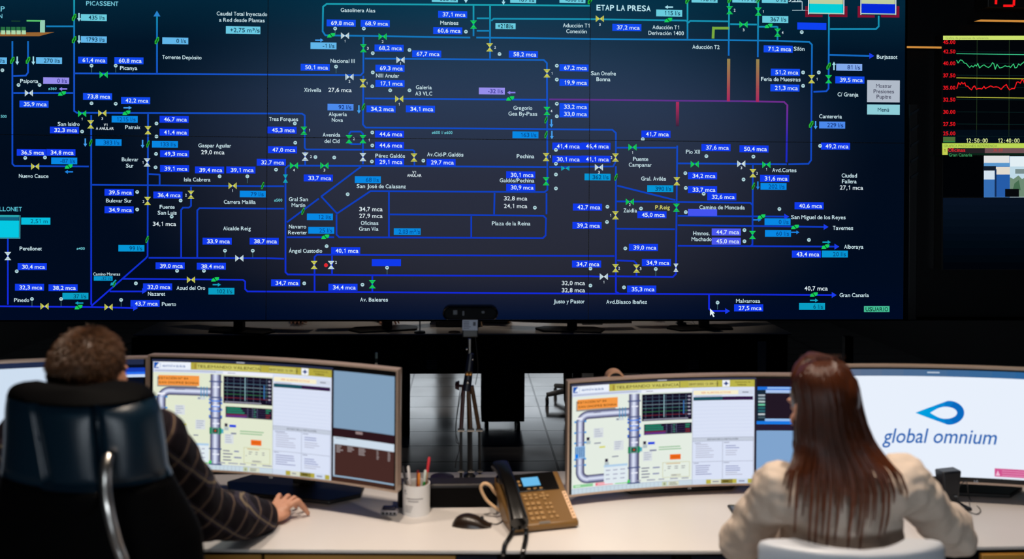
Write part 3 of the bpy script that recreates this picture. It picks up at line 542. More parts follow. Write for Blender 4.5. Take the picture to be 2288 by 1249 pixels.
# dark panel behind them, reflected louvres built as a slatted block between the walls
q = MB(); a, b = at(2024, 500, YR).x, X_R-.02
M_GLOSSD = mat('dark_blue_panel', (4, 7, 12), .35)
q.box(WX2+.06, b, YR+.075, YR+.12, WZB, ROOM_H-.03); tag(q.build('wall_panel', M_GLOSSD), 'dark blue-black wall panel behind the trend chart display', 'panel')
t = thing('louvre_reflection', 'narrow dark block shaped after reflected louvres at the right edge of the video wall', 'cabinet', ((WX2+.03), YR, WZB))
x0, x1 = WX2+.012, WX2+.058; z0, z1 = at(2035, 715, YR-.05).z, at(2035, 232, YR-.05).z
q = MB(); q.box(x0, x1, YR-.05, YR+.07, z0, z1); q.build('body', mat('dark_slate', (9, 14, 20), .5), t, t.location, bevel=.004)
for i in range(5):
    q = MB(); z = z1-.05-i*.085; q.prism([(x0+.004, YR-.05, z), (x1-.002, YR-.05, z+.025), (x1-.002, YR-.05, z+.012), (x0+.004, YR-.05, z-.013)], (0, -.012, 0)); q.build('louvre', mat('slate_slat', (26, 38, 50), .4), t, t.location)
# lamp reflections on the dark gloss, built as glowing amber strips
AMB = em(206, 140, 62)
for (xa, xb, y, h, lab) in ((2176, 2480, 46, 4.2, 'slim amber lamp reflection built as a strip above the trend chart display'), (2026, 2106, 105.5, 4, 'short amber lamp reflection built as a strip between video wall and trend chart')):
    yy = YR+.01; a, b = at(xa, y, yy), at(xb, y, yy); s = wscale(xa, y); hh = h*s/2
    t = thing('amber_reflection', lab, 'reflection', ((a.x+b.x)/2, yy, a.z), 0, 'amber lamp reflections built as strips')
    q = MB(); q.box(a.x, b.x, yy, yy+.08, a.z-hh*1.1, a.z+hh*1.1); q.build('housing', M_CASE, t, t.location)
    lead = 14*s if xa > 2100 else 0
    q = MB(); q.prism([(a.x, yy-.001, a.z-hh), (b.x, yy-.001, a.z-hh), (b.x, yy-.001, a.z+hh), (a.x+lead, yy-.001, a.z+hh)], (0, -.006, 0)); q.build('diffuser', AMB, t, t.location)
# red seven segment clock, mostly above the picture
t = thing('led_clock', 'black wall clock with red digital numerals at the upper right', 'clock', (at(2250, -10, YR).x, YR, at(2250, 22, YR).z))
a, b = at(2195, 20, YR), at(2400, -80, YR); top = min(b.z, ROOM_H-.02)
q = MB(); q.box(a.x, b.x, YR-.05, YR+.07, a.z, top); q.build('casing', M_CASE, t, t.location, bevel=.004)
def digit(n, x, y1):                       # y1 = foot of the digit, 56 px tall, 26 wide, leaning a little
    seg = {'a': ((4, 56), (24, 56)), 'b': ((25, 55), (25, 30)), 'c': ((25, 27), (25, 2)), 'd': ((3, 0), (23, 0)), 'e': ((1, 27), (1, 2)), 'f': ((1, 55), (1, 30)), 'g': ((4, 28), (23, 28))}
    for k in n:
        (ax, ay), (bx, by) = seg[k]
        f.line([(x+ax+ay*.06, y1-ay), (x+bx+by*.06, y1-by)], 5.5, em(250, 22, 26), 1)
for n_, x_, y_ in (('bc', 2200, 10), ('acdfg', 2240, 13), ('bc', 2310, 13), ('abged', 2345, 13)): f = Flat(wallpix(YR-.051), 1); digit(n_, x_, y_); f.q.build('digit', None, t, t.location)
# ------------------------------------------------------------------ desk
def dz(px, py): p = atz(px, py, DESK_Z); return (p.x, p.y)
FRONT = [dz(-760, 1236), dz(430, 1227), dz(1100, 1231), dz(1600, 1231), dz(2200, 1222), dz(2760, 1212)]
REARY = dz(1085, 1054.5)[1]
xl, xr = FRONT[0][0], FRONT[-1][0]
M_TOP = mat('white_laminate', (222, 217, 213), .38, noise=.012, nscale=6)
M_EDGE = mat('dark_edge_band', (12, 7, 7), .8, spec=.1)
M_PANEL = mat('black_modesty_panel', (6, 6, 8), .6, spec=.2)
M_WOOD = mat('golden_wood_veneer', (196, 140, 56), .4, noise=.1, nscale=9)
desk = thing('control_desk', 'long white control desk with dark edge in front of the video wall', 'desk', (0, 3.0, 0))
outline = [(x, y, DESK_Z-.008) for x, y in FRONT]+[(xr, REARY, DESK_Z-.008), (xl, REARY, DESK_Z-.008)]
q = MB(); q.prism(outline, (0, 0, .008)); q.build('desktop', M_TOP, desk, desk.location)
q = MB(); q.prism([(p[0], p[1], DESK_Z-.015) for p in outline], (0, 0, .0068)); q.build('edge_band', M_EDGE, desk, desk.location)
# modesty panel facing the wall, its height read off the mirror image, open in the middle
Yd = REARY-.02
zb = mir(1000, 835, Yd).z
q = MB(); q.box(xl+.02, xr-.02, Yd-.02, Yd, zb, DESK_Z-.0155); mp = q.build('modesty_panel', M_PANEL, desk, desk.location)
for px, py in ((965, 815), (1550, 815)):
    c = mir(px, py, Yd+.004); q = MB()
    for k in range(6): q.box(c.x-.035, c.x+.035, Yd, Yd+.004, c.z-.03+k*.011, c.z-.026+k*.011)
    q.build('vent_grille', mat('vent_grey', (120, 122, 125), .5), mp, desk.location)
c = mir(1702, 775, Yd); q = MB(); q.box(c.x-.03, c.x+.03, Yd, Yd+.004, zb, DESK_Z-.06); q.build('light_streak_plate', mat('streak_light_grey', (150, 158, 165), .4), mp, desk.location)  # streak of reflected light, built as a pale grey plate
for i, (a, b) in enumerate(((xl+.05, mir(888, 900, Yd).x), )):
    q = MB(); q.box(a, b, Yd-.02, Yd-.001, .02, zb); q.build('lower_panel', M_PANEL, desk, desk.location)
for px in (300, 905, 1290, 1900, 2500):
    x = mir(px, 900, Yd).x; q = MB(); q.box(x-.03, x+.03, Yd-.08, Yd-.022, 0, DESK_Z-.036); q.build('leg', M_PANEL, desk, desk.location, bevel=.004)
# drawer units hung under the top
def drawer_unit(px0, px1, lab):
    yf = max(dz(px0, 1229)[1], dz(px1, 1229)[1])+.012
    a, b = at(px0, 1245, yf), at(px1, 1245, yf)
    t = thing('drawer_unit', lab, 'drawer', ((a.x+b.x)/2, yf, .52), 0, 'golden drawers under the desk')
    q = MB(); q.box(a.x, b.x, yf+.018, yf+.42, .54, DESK_Z-.017); q.build('carcass', M_PANEL, t, t.location)
    q = MB(); q.box(a.x, b.x, yf, yf+.018, .53, DESK_Z-.019); dr = q.build('drawer', M_WOOD, t, t.location, bevel=.002)
    q = MB(); q.box((a.x+b.x)/2-.05, (a.x+b.x)/2+.05, yf-.012, yf, .6, .608); q.build('handle', mat('brushed_steel', (170, 165, 160), .3, metal=1), dr, t.location)
drawer_unit(448, 584, 'narrow golden drawer under the desk edge just right of the leather chair')
drawer_unit(590, 1018, 'wide golden drawer under the desk edge in the middle')
drawer_unit(2195, 2420, 'golden drawer under the desk edge at the far right')
# mobile pedestal, seen mostly in the mirror
def caster(q, x, y): q.tube([(x-.012, y, .03), (x+.012, y, .03)], .03, None, 14); q.tube([(x, y, .03), (x, y, .075)], .008, None, 8)
pc0, pc1 = mir(1076, 900, 3.1), mir(1172, 900, 3.1)
t = thing('mobile_pedestal', 'black mobile drawer pedestal under the middle of the desk, mirrored in the glass', 'cabinet', ((pc0.x+pc1.x)/2, 3.0, 0))
q = MB(); q.box(pc0.x, pc1.x, 2.72, 3.1, .075, zb+.1); q.build('body', M_PANEL, t, t.location, bevel=.004)
for x in (pc0.x+.04, pc1.x-.04):
    for y in (2.77, 3.05): q = MB(); caster(q, x, y); q.build('caster', M_BLACK, t, t.location, smooth=True)
for k in range(2): q = MB(); q.box(pc0.x+.005, pc1.x-.005, 2.705, 2.72, .1+k*.2, .29+k*.2); q.build('drawer', M_PANEL, t, t.location)
# ------------------------------------------------------------------ curved desktop monitors
M_RIM = mat('monitor_rim', (196, 172, 154), .4, metal=.35)
M_BEZ = mat('monitor_bezel', (12, 12, 16), .3)
M_BACK = mat('monitor_back_shell', (14, 14, 16), .5)
class Monitor:
    def __init__(s, L, R, ztop, zbot, label, base_y=.0, sag=.045):
        L, R = Vector((L.x, L.y, 0)), Vector((R.x, R.y, 0)); d = R-L; s.w = d.length; s.sag = sag
        s.a = math.atan2(d.y, d.x); n = Vector((-math.sin(s.a), math.cos(s.a), 0)); c = (L+R)/2+n*sag
        s.z0, s.z1 = zbot-DESK_Z, ztop-DESK_Z
        s.t = thing('curved_monitor', label, 'monitor', (c.x, c.y, DESK_Z), s.a, 'curved monitors on the desk')
        s.inv = (Matrix.Translation(s.t.location) @ Matrix.Rotation(s.a, 4, 'Z')).inverted()
        by = base_y; s.f = Flat(s.surf, 1); w = s.w/2; N = 20; fr = .006; bz = .004
        def strip(q, x0, x1, z0, z1, y0, y1, m=None, n=N):      # curved slab
            for i in range(n):
                a, b = x0+(x1-x0)*i/n, x0+(x1-x0)*(i+1)/n
                ya, yb = s.y(a), s.y(b)
                vs = [(a, ya+y0, z0), (b, yb+y0, z0), (b, yb+y1, z0), (a, ya+y1, z0), (a, ya+y0, z1), (b, yb+y0, z1), (b, yb+y1, z1), (a, ya+y1, z1)]
                fs = [(0, 1, 5, 4), (2, 3, 7, 6), (4, 5, 6, 7), (3, 2, 1, 0)]
                if i == 0: fs.append((3, 0, 4, 7))
                if i == n-1: fs.append((1, 2, 6, 5))
                q.add(vs, fs, m)
        q = MB(); strip(q, -w, w, s.z1-fr, s.z1, -.004, .03); strip(q, -w, w, s.z0, s.z0+fr, -.004, .03); strip(q, -w, -w+fr, s.z0+fr, s.z1-fr, -.004, .03, None, 1); strip(q, w-fr, w, s.z0+fr, s.z1-fr, -.004, .03, None, 1)
        q.build('rim', M_RIM, s.t, smooth=True, angle=30)
        q = MB(); strip(q, -w+fr, w-fr, s.z0+fr, s.z1-fr, -.0005, .028); q.build('bezel', M_BEZ, s.t, smooth=True, angle=30)
        q = MB(); strip(q, -w*.86, w*.86, s.z0+.05, s.z1-.05, .03, .05); q.build('back_cover', M_BACK, s.t, smooth=True, angle=30)
        q = MB(); q.box(-.035, .035, by+.07, by+.115, .012, s.z0+.24); q.box(-.03, .03, .045, by+.1, s.z0+.14, s.z0+.22); q.build('stand_neck', M_BACK, s.t, bevel=.006)
        q = MB(); q.prism([(-.2, by-.055, 0), (.16, by-.055, 0), (.235, by+.03, 0), (.2, by+.15, 0), (-.2, by+.15, 0), (-.26, by+.03, 0)], (0, 0, .014)); q.build('stand_base', M_BACK, s.t, bevel=.004)
    def y(s, x): return -s.sag*(x/(s.w/2))**2
    def surf(s, x, z, l): return Vector((x, s.y(x)-.0012-.0002*l, z))
    def px(s, px, py):
        o = s.inv @ EYE; d = s.inv.to_3x3() @ ray(px, py); yy = -s.sag*.4
        for _ in range(6): k = (yy-o.y)/d.y; p = o+d*k; yy = s.y(p.x)
        return p.x, p.z
    def done(s): s.f.q.build('screen', None, s.t)

class UI:                                  # draws in picture units on a monitor: u 0..1000 across, v 0..590 down
    def __init__(s, m, x0, x1, z0, z1): s.m = m; s.x0, s.x1, s.z0, s.z1 = x0, x1, z0, z1
    def p(s, u, v): return s.x0+(s.x1-s.x0)*u/1000, s.z1-(s.z1-s.z0)*v/590
    def r(s, u0, v0, u1, v1, c, l=1):
        a, b = s.p(u0, v1), s.p(u1, v0); m = c if not isinstance(c, tuple) else em(*c); n = max(1, int((u1-u0)/60))
        for i in range(n):
            xa, xb = a[0]+(b[0]-a[0])*i/n, a[0]+(b[0]-a[0])*(i+1)/n
            s.m.f.poly([(xa, a[1]), (xb, a[1]), (xb, b[1]), (xa, b[1])], m, l)
    def pl(s, ps, c, l=1): s.m.f.poly([s.p(*q) for q in ps], em(*c), l)
    def ln(s, ps, w, c, l=2):
        for a, b in zip(ps, ps[1:]):
            a, b = Vector(a), Vector(b); t = (b-a).normalized()*w/2; n = Vector((-t.y, t.x)); s.pl([b-n, b+n, a+n, a-n], c, l)
    def t(s, txt, u, v, h, c, l=5, bold=False, xs=.9, align='c', shear=0):
        vs, fs, w = lettered(txt, bold); x, z = s.p(u, v); k = (s.z1-s.z0)/590; sc = h/CAPH*k; ox = {'c': -w*sc*xs/2, 'r': -w*sc*xs, 'l': 0}[align]
        s.m.f.q.add([s.m.f.fn(x+ox+q[0]*sc*xs, z-h*k/2+q[1]*sc, l) for q in vs], fs, em(*c))
    def bars(s, u, v, w, n, dv, c, l=3, h=3, rnd=random.Random(5)):   # lines of small unreadable print
        for i in range(n): s.r(u, v+i*dv, u+w*rnd.uniform(.55, 1), v+i*dv+h, c, l)
    def pipe_h(s, u0, u1, v, h, l=3):
        for k, c in enumerate(PIPEG): s.r(u0, v+h*k/len(PIPEG), u1, v+h*(k+1)/len(PIPEG), c, l)
    def pipe_v(s, u, w, v0, v1, l=3):
        for k, c in enumerate(PIPEG): s.r(u+w*k/len(PIPEG), v0, u+w*(k+1)/len(PIPEG), v1, c, l)
    def elbow(s, cu, cv, ri, ro, a0, a1, l=3):
        n = len(PIPEG); N = 10
        for k, c in enumerate(PIPEG):
            r0, r1 = ro-(ro-ri)*k/n, ro-(ro-ri)*(k+1)/n
            for i in range(N):
                w0, w1 = math.radians(a0+(a1-a0)*i/N), math.radians(a0+(a1-a0)*(i+1)/N)
                s.pl([(cu+r0*math.cos(w), cv-r0*math.sin(w)) if o else (cu+r1*math.cos(w), cv-r1*math.sin(w)) for o, w in ((1, w0), (1, w1), (0, w1), (0, w0))], c, l)
PIPEG = [(78, 78, 110), (128, 132, 165), (184, 190, 215), (222, 228, 245), (206, 212, 236), (160, 166, 196), (112, 114, 148), (66, 64, 96)]
def telemando(m, x0, x1, z0, z1, cool):
    u = UI(m, x0, x1, z0, z1); CREAM = (228, 236, 226) if cool else (226, 232, 208); LAV = (218, 226, 246); OLV = (186, 178, 74) if cool else (180, 168, 66)
    u.r(0, 0, 1000, 590, LAV, 1); u.r(0, 58, 662, 560, CREAM, 2)
    u.r(0, 0, 202, 38, (236, 242, 252), 2); u.r(4, 3, 30, 36, (30, 86, 176), 3); u.pl([(12, 30), (28, 8), (38, 30)], (232, 240, 250), 4); u.r(38, 6, 40, 34, (90, 130, 190), 4)
    u.t('emivasa', 112, 20, 17, (96, 124, 180), 5, xs=1.5)
    u.r(202, 0, 1000, 40, OLV, 2); u.r(222, 6, 232, 34, (160, 140, 60), 3); u.r(236, 4, 596, 36, (204, 198, 104), 3); u.t('TELEMANDO VALENCIA', 414, 20, 16, (84, 72, 30), 5, xs=1.45); u.r(590, 4, 594, 36, (90, 80, 30), 4)
    u.r(640, 6, 800, 34, (200, 192, 100), 3); u.t('28/07/2022 12:59:14', 722, 20, 13, (96, 84, 40), 5, bold=True, xs=.95); u.r(796, 4, 800, 36, (80, 70, 30), 4)
    u.r(826, 1, 866, 38, (240, 244, 252), 3); u.pl([(846, 6), (856, 20), (846, 33), (836, 20)], (58, 74, 128), 4); u.r(833, 17, 859, 23, (58, 74, 128), 4)
    u.t('Ajuntament de', 936, 12, 9, (110, 100, 40), 5, xs=1.1); u.t('València', 930, 27, 9, (70, 60, 20), 5, bold=True, xs=1.1)
    u.r(0, 42, 430, 56, (206, 214, 236), 2); u.bars(8, 47, 400, 1, 1, (150, 156, 180)); u.r(380, 44, 662, 60, (238, 240, 250), 3); u.bars(406, 50, 50, 1, 1, (120, 120, 140), 4)
    # orange station plate with its drop shadow as drawn on the screen
    u.r(22, 82, 238, 138, (150, 148, 140), 3); u.r(28, 74, 250, 130, (244, 152, 68), 4); u.t('ESTACIÓN Nº 84', 108, 90, 12, (128, 74, 24), 6, bold=True, xs=1.25); u.t('SAN ONOFRE BONNA', 138, 114, 12, (128, 74, 24), 6, bold=True, xs=1.25)
    # pipework
    u.pipe_v(22, 46, 190, 480); u.elbow(90, 206, 22, 68, 90, 180); u.pipe_h(90, 318, 138, 46); u.elbow(90, 470, 22, 68, 180, 270); u.pipe_h(90, 186, 492, 46)
    u.pipe_v(312, 58, 62, 568, 4)
    for v in (98, 186, 300, 470, 556): u.r(305, v, 377, v+7, (66, 80, 130), 6)
    for v in (196, 214, 250, 288): u.r(304, v, 312, v+12, (40, 110, 220), 6); u.r(370, v, 378, v+12, (40, 110, 220), 6)
    for v in (206, 236, 262): u.r(316, v, 366, v+6, (60, 130, 235), 6)
    for v in (190, 250, 306, 396, 430): u.r(12, v, 22, v+10, (50, 150, 225), 6); u.r(68, v, 78, v+10, (50, 150, 225), 6); u.r(24, v+2, 66, v+5, (120, 150, 205), 6)
    u.r(16, 330, 72, 396, (150, 196, 240), 6)
    for k in range(5): u.r(19+k*11, 334, 24+k*11, 392, (46, 74, 130), 7)
    u.r(18, 372, 34, 394, (20, 124, 230), 8)
    for du in (258, 274, 290): u.r(du, 132, du+5, 190, (70, 150, 190), 6)
    u.r(240, 190, 285, 204, (206, 214, 220), 5); u.r(244, 193, 256, 201, (120, 130, 140), 6)
    u.bars(116, 150, 60, 1, 1, (90, 92, 120), 6); u.bars(26, 172, 40, 1, 1, (240, 240, 250), 6, 10)
    for v in (128, 230, 330, 500): u.r(326, v, 362, v+7, (235, 238, 250), 7)
    u.r(308, 356, 374, 392, (30, 130, 90), 6); u.r(322, 358, 360, 390, (120, 150, 150), 7); u.r(326, 362, 356, 386, (20, 84, 60), 8); u.r(336, 370, 346, 378, (200, 50, 50), 9); u.r(374, 362, 386, 386, (80, 170, 190), 6)
    # small valve boxes and print
    for (bu, bv) in ((96, 262), (208, 340), (388, 412)):
        u.r(bu+22 if bu < 300 else bu+4, bv-24, bu+76 if bu < 300 else bu+54, bv+30, (216, 222, 226), 4); u.bars(bu+28 if bu < 300 else bu+9, bv-18, 42, 4, 12, (140, 146, 176), 5)
    for (du, dv) in ((80, 284), (182, 412), (392, 330)): u.r(du, dv, du+16, dv+18, (48, 40, 62), 5); u.r(du-2, dv+20, du+22, dv+38, (176, 190, 196), 5)
    u.r(150, 340, 182, 349, (214, 212, 96), 5); u.bars(122, 318, 40, 1, 1, (120, 124, 150), 5, 6); u.bars(220, 400, 40, 1, 1, (120, 124, 150), 5, 6)
    u.r(418, 336, 456, 350, (24, 62, 220), 5); u.bars(428, 380, 44, 1, 1, (110, 116, 150), 5, 8); u.bars(478, 366, 140, 2, 13, (126, 180, 130), 5, 5)
    u.r(540, 412, 600, 442, (240, 112, 34), 5); u.r(546, 420, 594, 434, (226, 96, 24), 6)
    u.r(500, 456, 650, 458, (190, 186, 120), 4); u.r(500, 540, 650, 542, (190, 186, 120), 4); u.r(500, 456, 502, 542, (190, 186, 120), 4); u.r(648, 456, 650, 542, (190, 186, 120), 4)
    u.bars(520, 462, 110, 1, 1, (206, 160, 80), 5, 4)
    for k in range(3): u.bars(528+k*38, 478, 22, 2, 11, (130, 130, 140), 5, 4); u.bars(510, 500, 8, 1, 1, (130, 130, 140), 5)
    u.r(546, 524, 602, 536, (206, 208, 190), 5); u.bars(552, 528, 44, 1, 1, (110, 110, 130), 6)
    for k in range(4): u.bars(384, 478+k*17, 54, 1, 1, (110, 112, 140), 5, 6)
    for k in range(2): u.bars(446, 478+k*34, 42, 1, 1, (120, 126, 170), 5, 7)
    u.r(176, 446, 306, 552, (224, 234, 240), 7); u.r(176, 446, 306, 458, (176, 206, 232), 8)
    for k in range(3): u.bars(186+k*40, 474, 28, 3, 24, (150, 152, 180), 9, 5)
    # charts
    u.r(384, 68, 660, 218, (20, 14, 34), 4)
    for k in range(7): u.r(404+k*37, 72, 406+k*37, 206, (90, 110, 130), 5)
    for k, c in enumerate(((70, 84, 104), (90, 130, 150), (150, 180, 190), (90, 150, 140), (60, 140, 80), (150, 50, 60))): u.r(388, 86+k*20, 656, 88+k*20, c, 5)
    u.r(612, 110, 617, 186, (60, 120, 190), 6); u.bars(392, 208, 250, 1, 1, (160, 160, 180), 5, 5); u.r(636, 74, 656, 206, (40, 34, 60), 5); u.bars(638, 84, 16, 6, 20, (190, 190, 205), 6, 6); u.r(504, 72, 507, 200, (170, 215, 225), 6)
    u.r(396, 236, 660, 296, (22, 14, 36), 4); u.bars(402, 240, 116, 3, 12, (30, 130, 100), 5, 8); u.r(400, 276, 516, 284, (110, 40, 70), 5); u.r(400, 284, 516, 293, (96, 44, 140), 5)
    for du in (520, 548, 574): u.r(du, 238, du+2, 294, (110, 116, 150), 6)
    for v in (250, 262, 274, 286): u.r(398, v, 658, v+1.5, (80, 74, 110), 6)
    u.bars(556, 242, 14, 4, 13, (60, 130, 110), 7, 6); u.bars(624, 242, 30, 2, 13, (40, 130, 96), 7, 8); u.bars(624, 270, 30, 2, 12, (130, 50, 60), 7, 6)
    # alarm list and state of the installation
    u.r(668, 58, 912, 82, (246, 238, 206), 4); u.t('VER ALARMAS ACTIVAS', 790, 70, 9, (228, 130, 60), 5, xs=1.2); u.r(912, 58, 992, 82, (210, 216, 232), 4); u.bars(934, 68, 40, 1, 1, (110, 112, 130), 5, 5)
    u.bars(676, 88, 170, 1, 1, (160, 160, 180), 4); u.r(668, 94, 992, 114, (50, 24, 66), 4); u.r(668, 94, 828, 114, (28, 78, 92), 5)
    for k in range(10): u.r(668, 130+k*20, 992, 131.2+k*20, (200, 210, 236), 4)
    u.r(664, 324, 996, 326, (150, 156, 176), 4); u.r(664, 326, 996, 346, (196, 204, 220), 4); u.t('ESTADO DE LA INSTALACIÓN', 830, 336, 8, (70, 74, 96), 5, bold=True, xs=1.1)
    u.r(664, 346, 996, 347.5, (150, 156, 176), 5); u.r(664, 461, 996, 463, (150, 156, 176), 5); u.r(828, 347, 830, 560, (150, 156, 176), 5); u.r(663, 58, 665, 590, (160, 166, 186), 5); u.r(994, 326, 996, 560, (150, 156, 176), 5)
    for (bu, bv, c, n) in ((682, 362, (176, 178, 198), 7), (846, 372, (120, 128, 180), 2), (846, 400, (176, 178, 198), 3), (682, 482, (130, 134, 178), 5), (846, 488, (120, 128, 180), 3), (846, 524, (176, 178, 198), 2)): u.bars(bu, bv, 116 if n > 4 else 96, n, 12, c, 5, 4)
    u.bars(676, 354, 60, 1, 1, (110, 112, 140), 5); u.bars(836, 354, 40, 1, 1, (110, 112, 140), 5); u.bars(672, 468, 40, 1, 1, (110, 112, 140), 5); u.bars(836, 468, 40, 1, 1, (110, 112, 140), 5)
    # foot of the page
    u.r(8, 540, 116, 556, (140, 206, 150), 6); u.r(130, 540, 226, 556, (236, 120, 140), 6); u.r(238, 540, 320, 556, (70, 205, 90), 6); u.bars(20, 546, 84, 1, 1, (240, 250, 240), 7, 4); u.bars(142, 546, 72, 1, 1, (255, 225, 230), 7, 4); u.bars(250, 546, 56, 1, 1, (220, 255, 225), 7, 4)
    for k in range(5): u.bars(350+k*64, 546, 54, 1, 1, (150, 152, 176), 5, 6)
    u.r(0, 562, 662, 563.5, (150, 160, 170), 5); u.r(0, 563, 662, 590, (200, 216, 226), 4); u.r(662, 562, 1000, 590, (206, 218, 236), 4)
    for k in range(22): u.r(14+k*22, 563, 15.3+k*22, 590, (150, 164, 176), 5)
    u.r(498, 564, 524, 588, (196, 206, 170), 6); u.t('A', 511, 576, 13, (40, 40, 40), 7, bold=True); u.r(530, 564, 590, 588, (214, 218, 196), 6); u.bars(538, 570, 44, 2, 9, (120, 124, 120), 7, 4)
    u.r(740, 564, 766, 588, OLV, 6); u.r(766, 564, 822, 588, (216, 218, 196), 6); u.bars(776, 573, 36, 1, 1, (130, 130, 150), 7, 6); u.r(822, 564, 884, 588, (134, 124, 54), 6); u.bars(832, 572, 42, 1, 1, (70, 60, 20), 7, 7); u.r(884, 564, 906, 588, OLV, 6); u.r(966, 564, 992, 588, OLV, 6); u.bars(918, 572, 34, 1, 1, (130, 134, 160), 7, 7)
    return u

# monitor in front of the man
D1, D0 = 2.72, 2.925
a = pt(889, 964, D1); z1, z0 = pt(889, 826, D1).z, pt(889, 1101, D1).z
m = Monitor(pt(331, 915, D0), a, z1, z0, 'curved monitor before the man, pipe diagram beside grey and brown windows', base_y=.115)
x0, zt = m.px(343, 808); x1, zb_ = m.px(740, 1073); zt = (zt+m.px(740, 826.5)[1])/2
u = telemando(m, x0, x1, zb_, zt, False)
f = m.f
def pr(m, x0_, y0_, x1_, y1_, c, l=2, n=6):
    a, b = m.px(x0_, y0_), m.px(x1_, y1_); zt_, zb2 = a[1], b[1]
    m.f.rect(a[0], zt_, b[0], zb2, em(*c), l, n)
UIr = lambda m: UI(m, x0, x1, zb_, zt)
w = m.w/2-.012
ue = (w-x0)/(x1-x0)*1000
u.r(1012, 0, ue, 306, (128, 158, 186), 1); u.r(1012, 306, ue, 358, (44, 22, 28), 1); u.r(1140, 312, 1180, 326, (150, 130, 130), 2)
u.r(1012, 352, ue, 392, (205, 220, 234), 3); u.bars(1024, 358, 90, 1, 1, (120, 130, 150), 4); u.r(1012, 392, 1020, 566, (190, 205, 222), 3); u.r(1012, 558, ue, 566, (150, 180, 204), 3)
u.r(1020, 380, ue, 558, (70, 42, 38), 2)
for k, n in ((0, 4), (1, 3), (2, 4), (3, 5), (4, 5)): u.bars(1030+k*64+(40 if k > 2 else 0), 398, 40 if k < 3 else 14, n, 10, (150, 140, 140), 4, 6)
u.r(1000, 566, ue, 590, (64, 40, 32), 1); u.r(1000, 0, 1012, 590, (24, 16, 22), 1)
u.r(-6, -14, 1008, -2, (40, 46, 72), 1); u.bars(455, -11, 60, 1, 1, (190, 195, 210), 3, 5)
u.t('LG', 655, 608, 11, (150, 145, 140), 3, bold=True)
m.done(); MON_A = m
# monitor in front of the woman
D0, D1 = 2.89, 3.02
a = pt(1267.5, 980, D0); z1, z0 = pt(1267.5, 852, D0).z, pt(1267.5, 1110.5, D0).z
b = pt(1846, 960, D1); d = (b-a); d.z = 0
m = Monitor(a, a+d.normalized()*MON_A.w, z1, z0, 'curved monitor between phone and long-haired woman, showing the same pipe diagram', base_y=.09)
x0, zt = m.px(1278.5, 864); _, zb_ = m.px(1275.5, 1105); x1 = m.px(1684, 1090)[0]
u = telemando(m, x0, x1, zb_, zt, True); ue = (m.w/2-.012-x0)/(x1-x0)*1000
u.r(1000, 0, 1012, 590, (40, 34, 46), 1); u.r(1012, -6, ue, 40, (28, 18, 26), 1); u.r(1016, 40, ue, 58, (30, 110, 220), 2); u.r(1068, 42, 1200, 52, (150, 190, 240), 3)
u.r(1016, 58, ue, 76, (170, 196, 236), 2); u.r(1060, 76, ue, 222, (34, 24, 36), 2); u.r(1012, 58, 1060, 240, (24, 40, 56), 3)
for k, c in enumerate(((170, 180, 190), (150, 170, 180), (180, 200, 200), (110, 200, 160), (40, 110, 110), (50, 110, 120), (190, 200, 205), (70, 90, 100))): u.r(1020, 84+k*18, 1056, 94+k*18, c, 4)
u.r(1056, 222, ue, 236, (150, 190, 236), 4); u.r(1012, 236, ue, 254, (24, 120, 226), 4); u.r(1012, 254, ue, 290, (40, 30, 50), 2); u.r(1012, 290, ue, 590, (128, 164, 206), 2)
u.r(-6, -12, 1008, -1, (60, 62, 84), 1); u.bars(470, -10, 60, 1, 1, (190, 195, 210), 3, 5); u.t('LG', 650, 607, 11, (150, 145, 140), 3, bold=True)
m.done(); MON_B = m
# far right monitor with the drop logo
a = pt(1868, 960, 2.95); b = pt(2440, 960, 2.86); d = b-a; d.z = 0
m = Monitor(a, a+d.normalized()*MON_A.w, pt(2100, 821, 2.93).z, pt(2100, 1084, 2.93).z, 'curved monitor right of the woman, white screen with a blue drop logo', base_y=.12)
w = m.w/2-.01; zt = m.px(2100, 841)[1]; zb_ = m.px(2100, 1064)[1]; zt0 = m.px(2100, 826)[1]; zb0 = m.px(2100, 1080)[1]
m.f.rect(-w, zt, w, zb_, em(232, 240, 252), 1, 20)
for i in range(12):                       # window title strip fading from slate to blue
    t_ = i/11; m.f.rect(-w+2*w*i/12, zt0, -w+2*w*(i+1)/12, zt, em(int(96-70*t_), int(112-16*t_), int(140+20*t_)), 1, 2)
s0 = m.px(2085, 832); m.f.rect(s0[0]-.02, s0[1]+.002, s0[0]+.02, s0[1]-.002, em(190, 205, 220), 3)
BL = [em(0, 158, 222), em(0, 148, 218), em(4, 134, 210), em(8, 118, 200), em(8, 104, 190)]
def drop(t, k):                            # outline of the logo drop, t in 0..1 from tip round to tip
    a_ = math.pi*(1-2*t); ang = a_
    if k: X, H, xr = 2078, 13.5, 2138
    else: X, H, xr = 2045, 27, 2154
    s_ = 2*t
    if s_ <= .62: e = s_/.62; x = X+(( (2112 if k else 2118))-X)*e; y = -H*(e**.96 if not k else math.sin(e*math.pi/2))
    elif s_ >= 1.38: e = (2-s_)/.62; x = X+((2112 if k else 2118)-X)*e; y = H*(e**.96 if not k else math.sin(e*math.pi/2))
    else: w_ = (s_-1)/.38*math.pi/2; x = (2112 if k else 2118)+(xr-(2112 if k else 2118))*math.cos(w_); y = H*math.sin(w_)
    return m.px(x, 922+y)
N = 56
for i in range(N):
    t0, t1 = i/N, (i+1)/N; xm = (drop((t0+t1)/2, 0)[0]-m.px(2045, 922)[0])/(m.px(2155, 922)[0]-m.px(2045, 922)[0])
    m.f.poly([drop(t1, 1), drop(t1, 0), drop(t0, 0), drop(t0, 1)][::-1], BL[min(4, int(max(0, xm)*5))], 3)
vs, fs, w_ = letter_mesh('global omnium', False, .22)
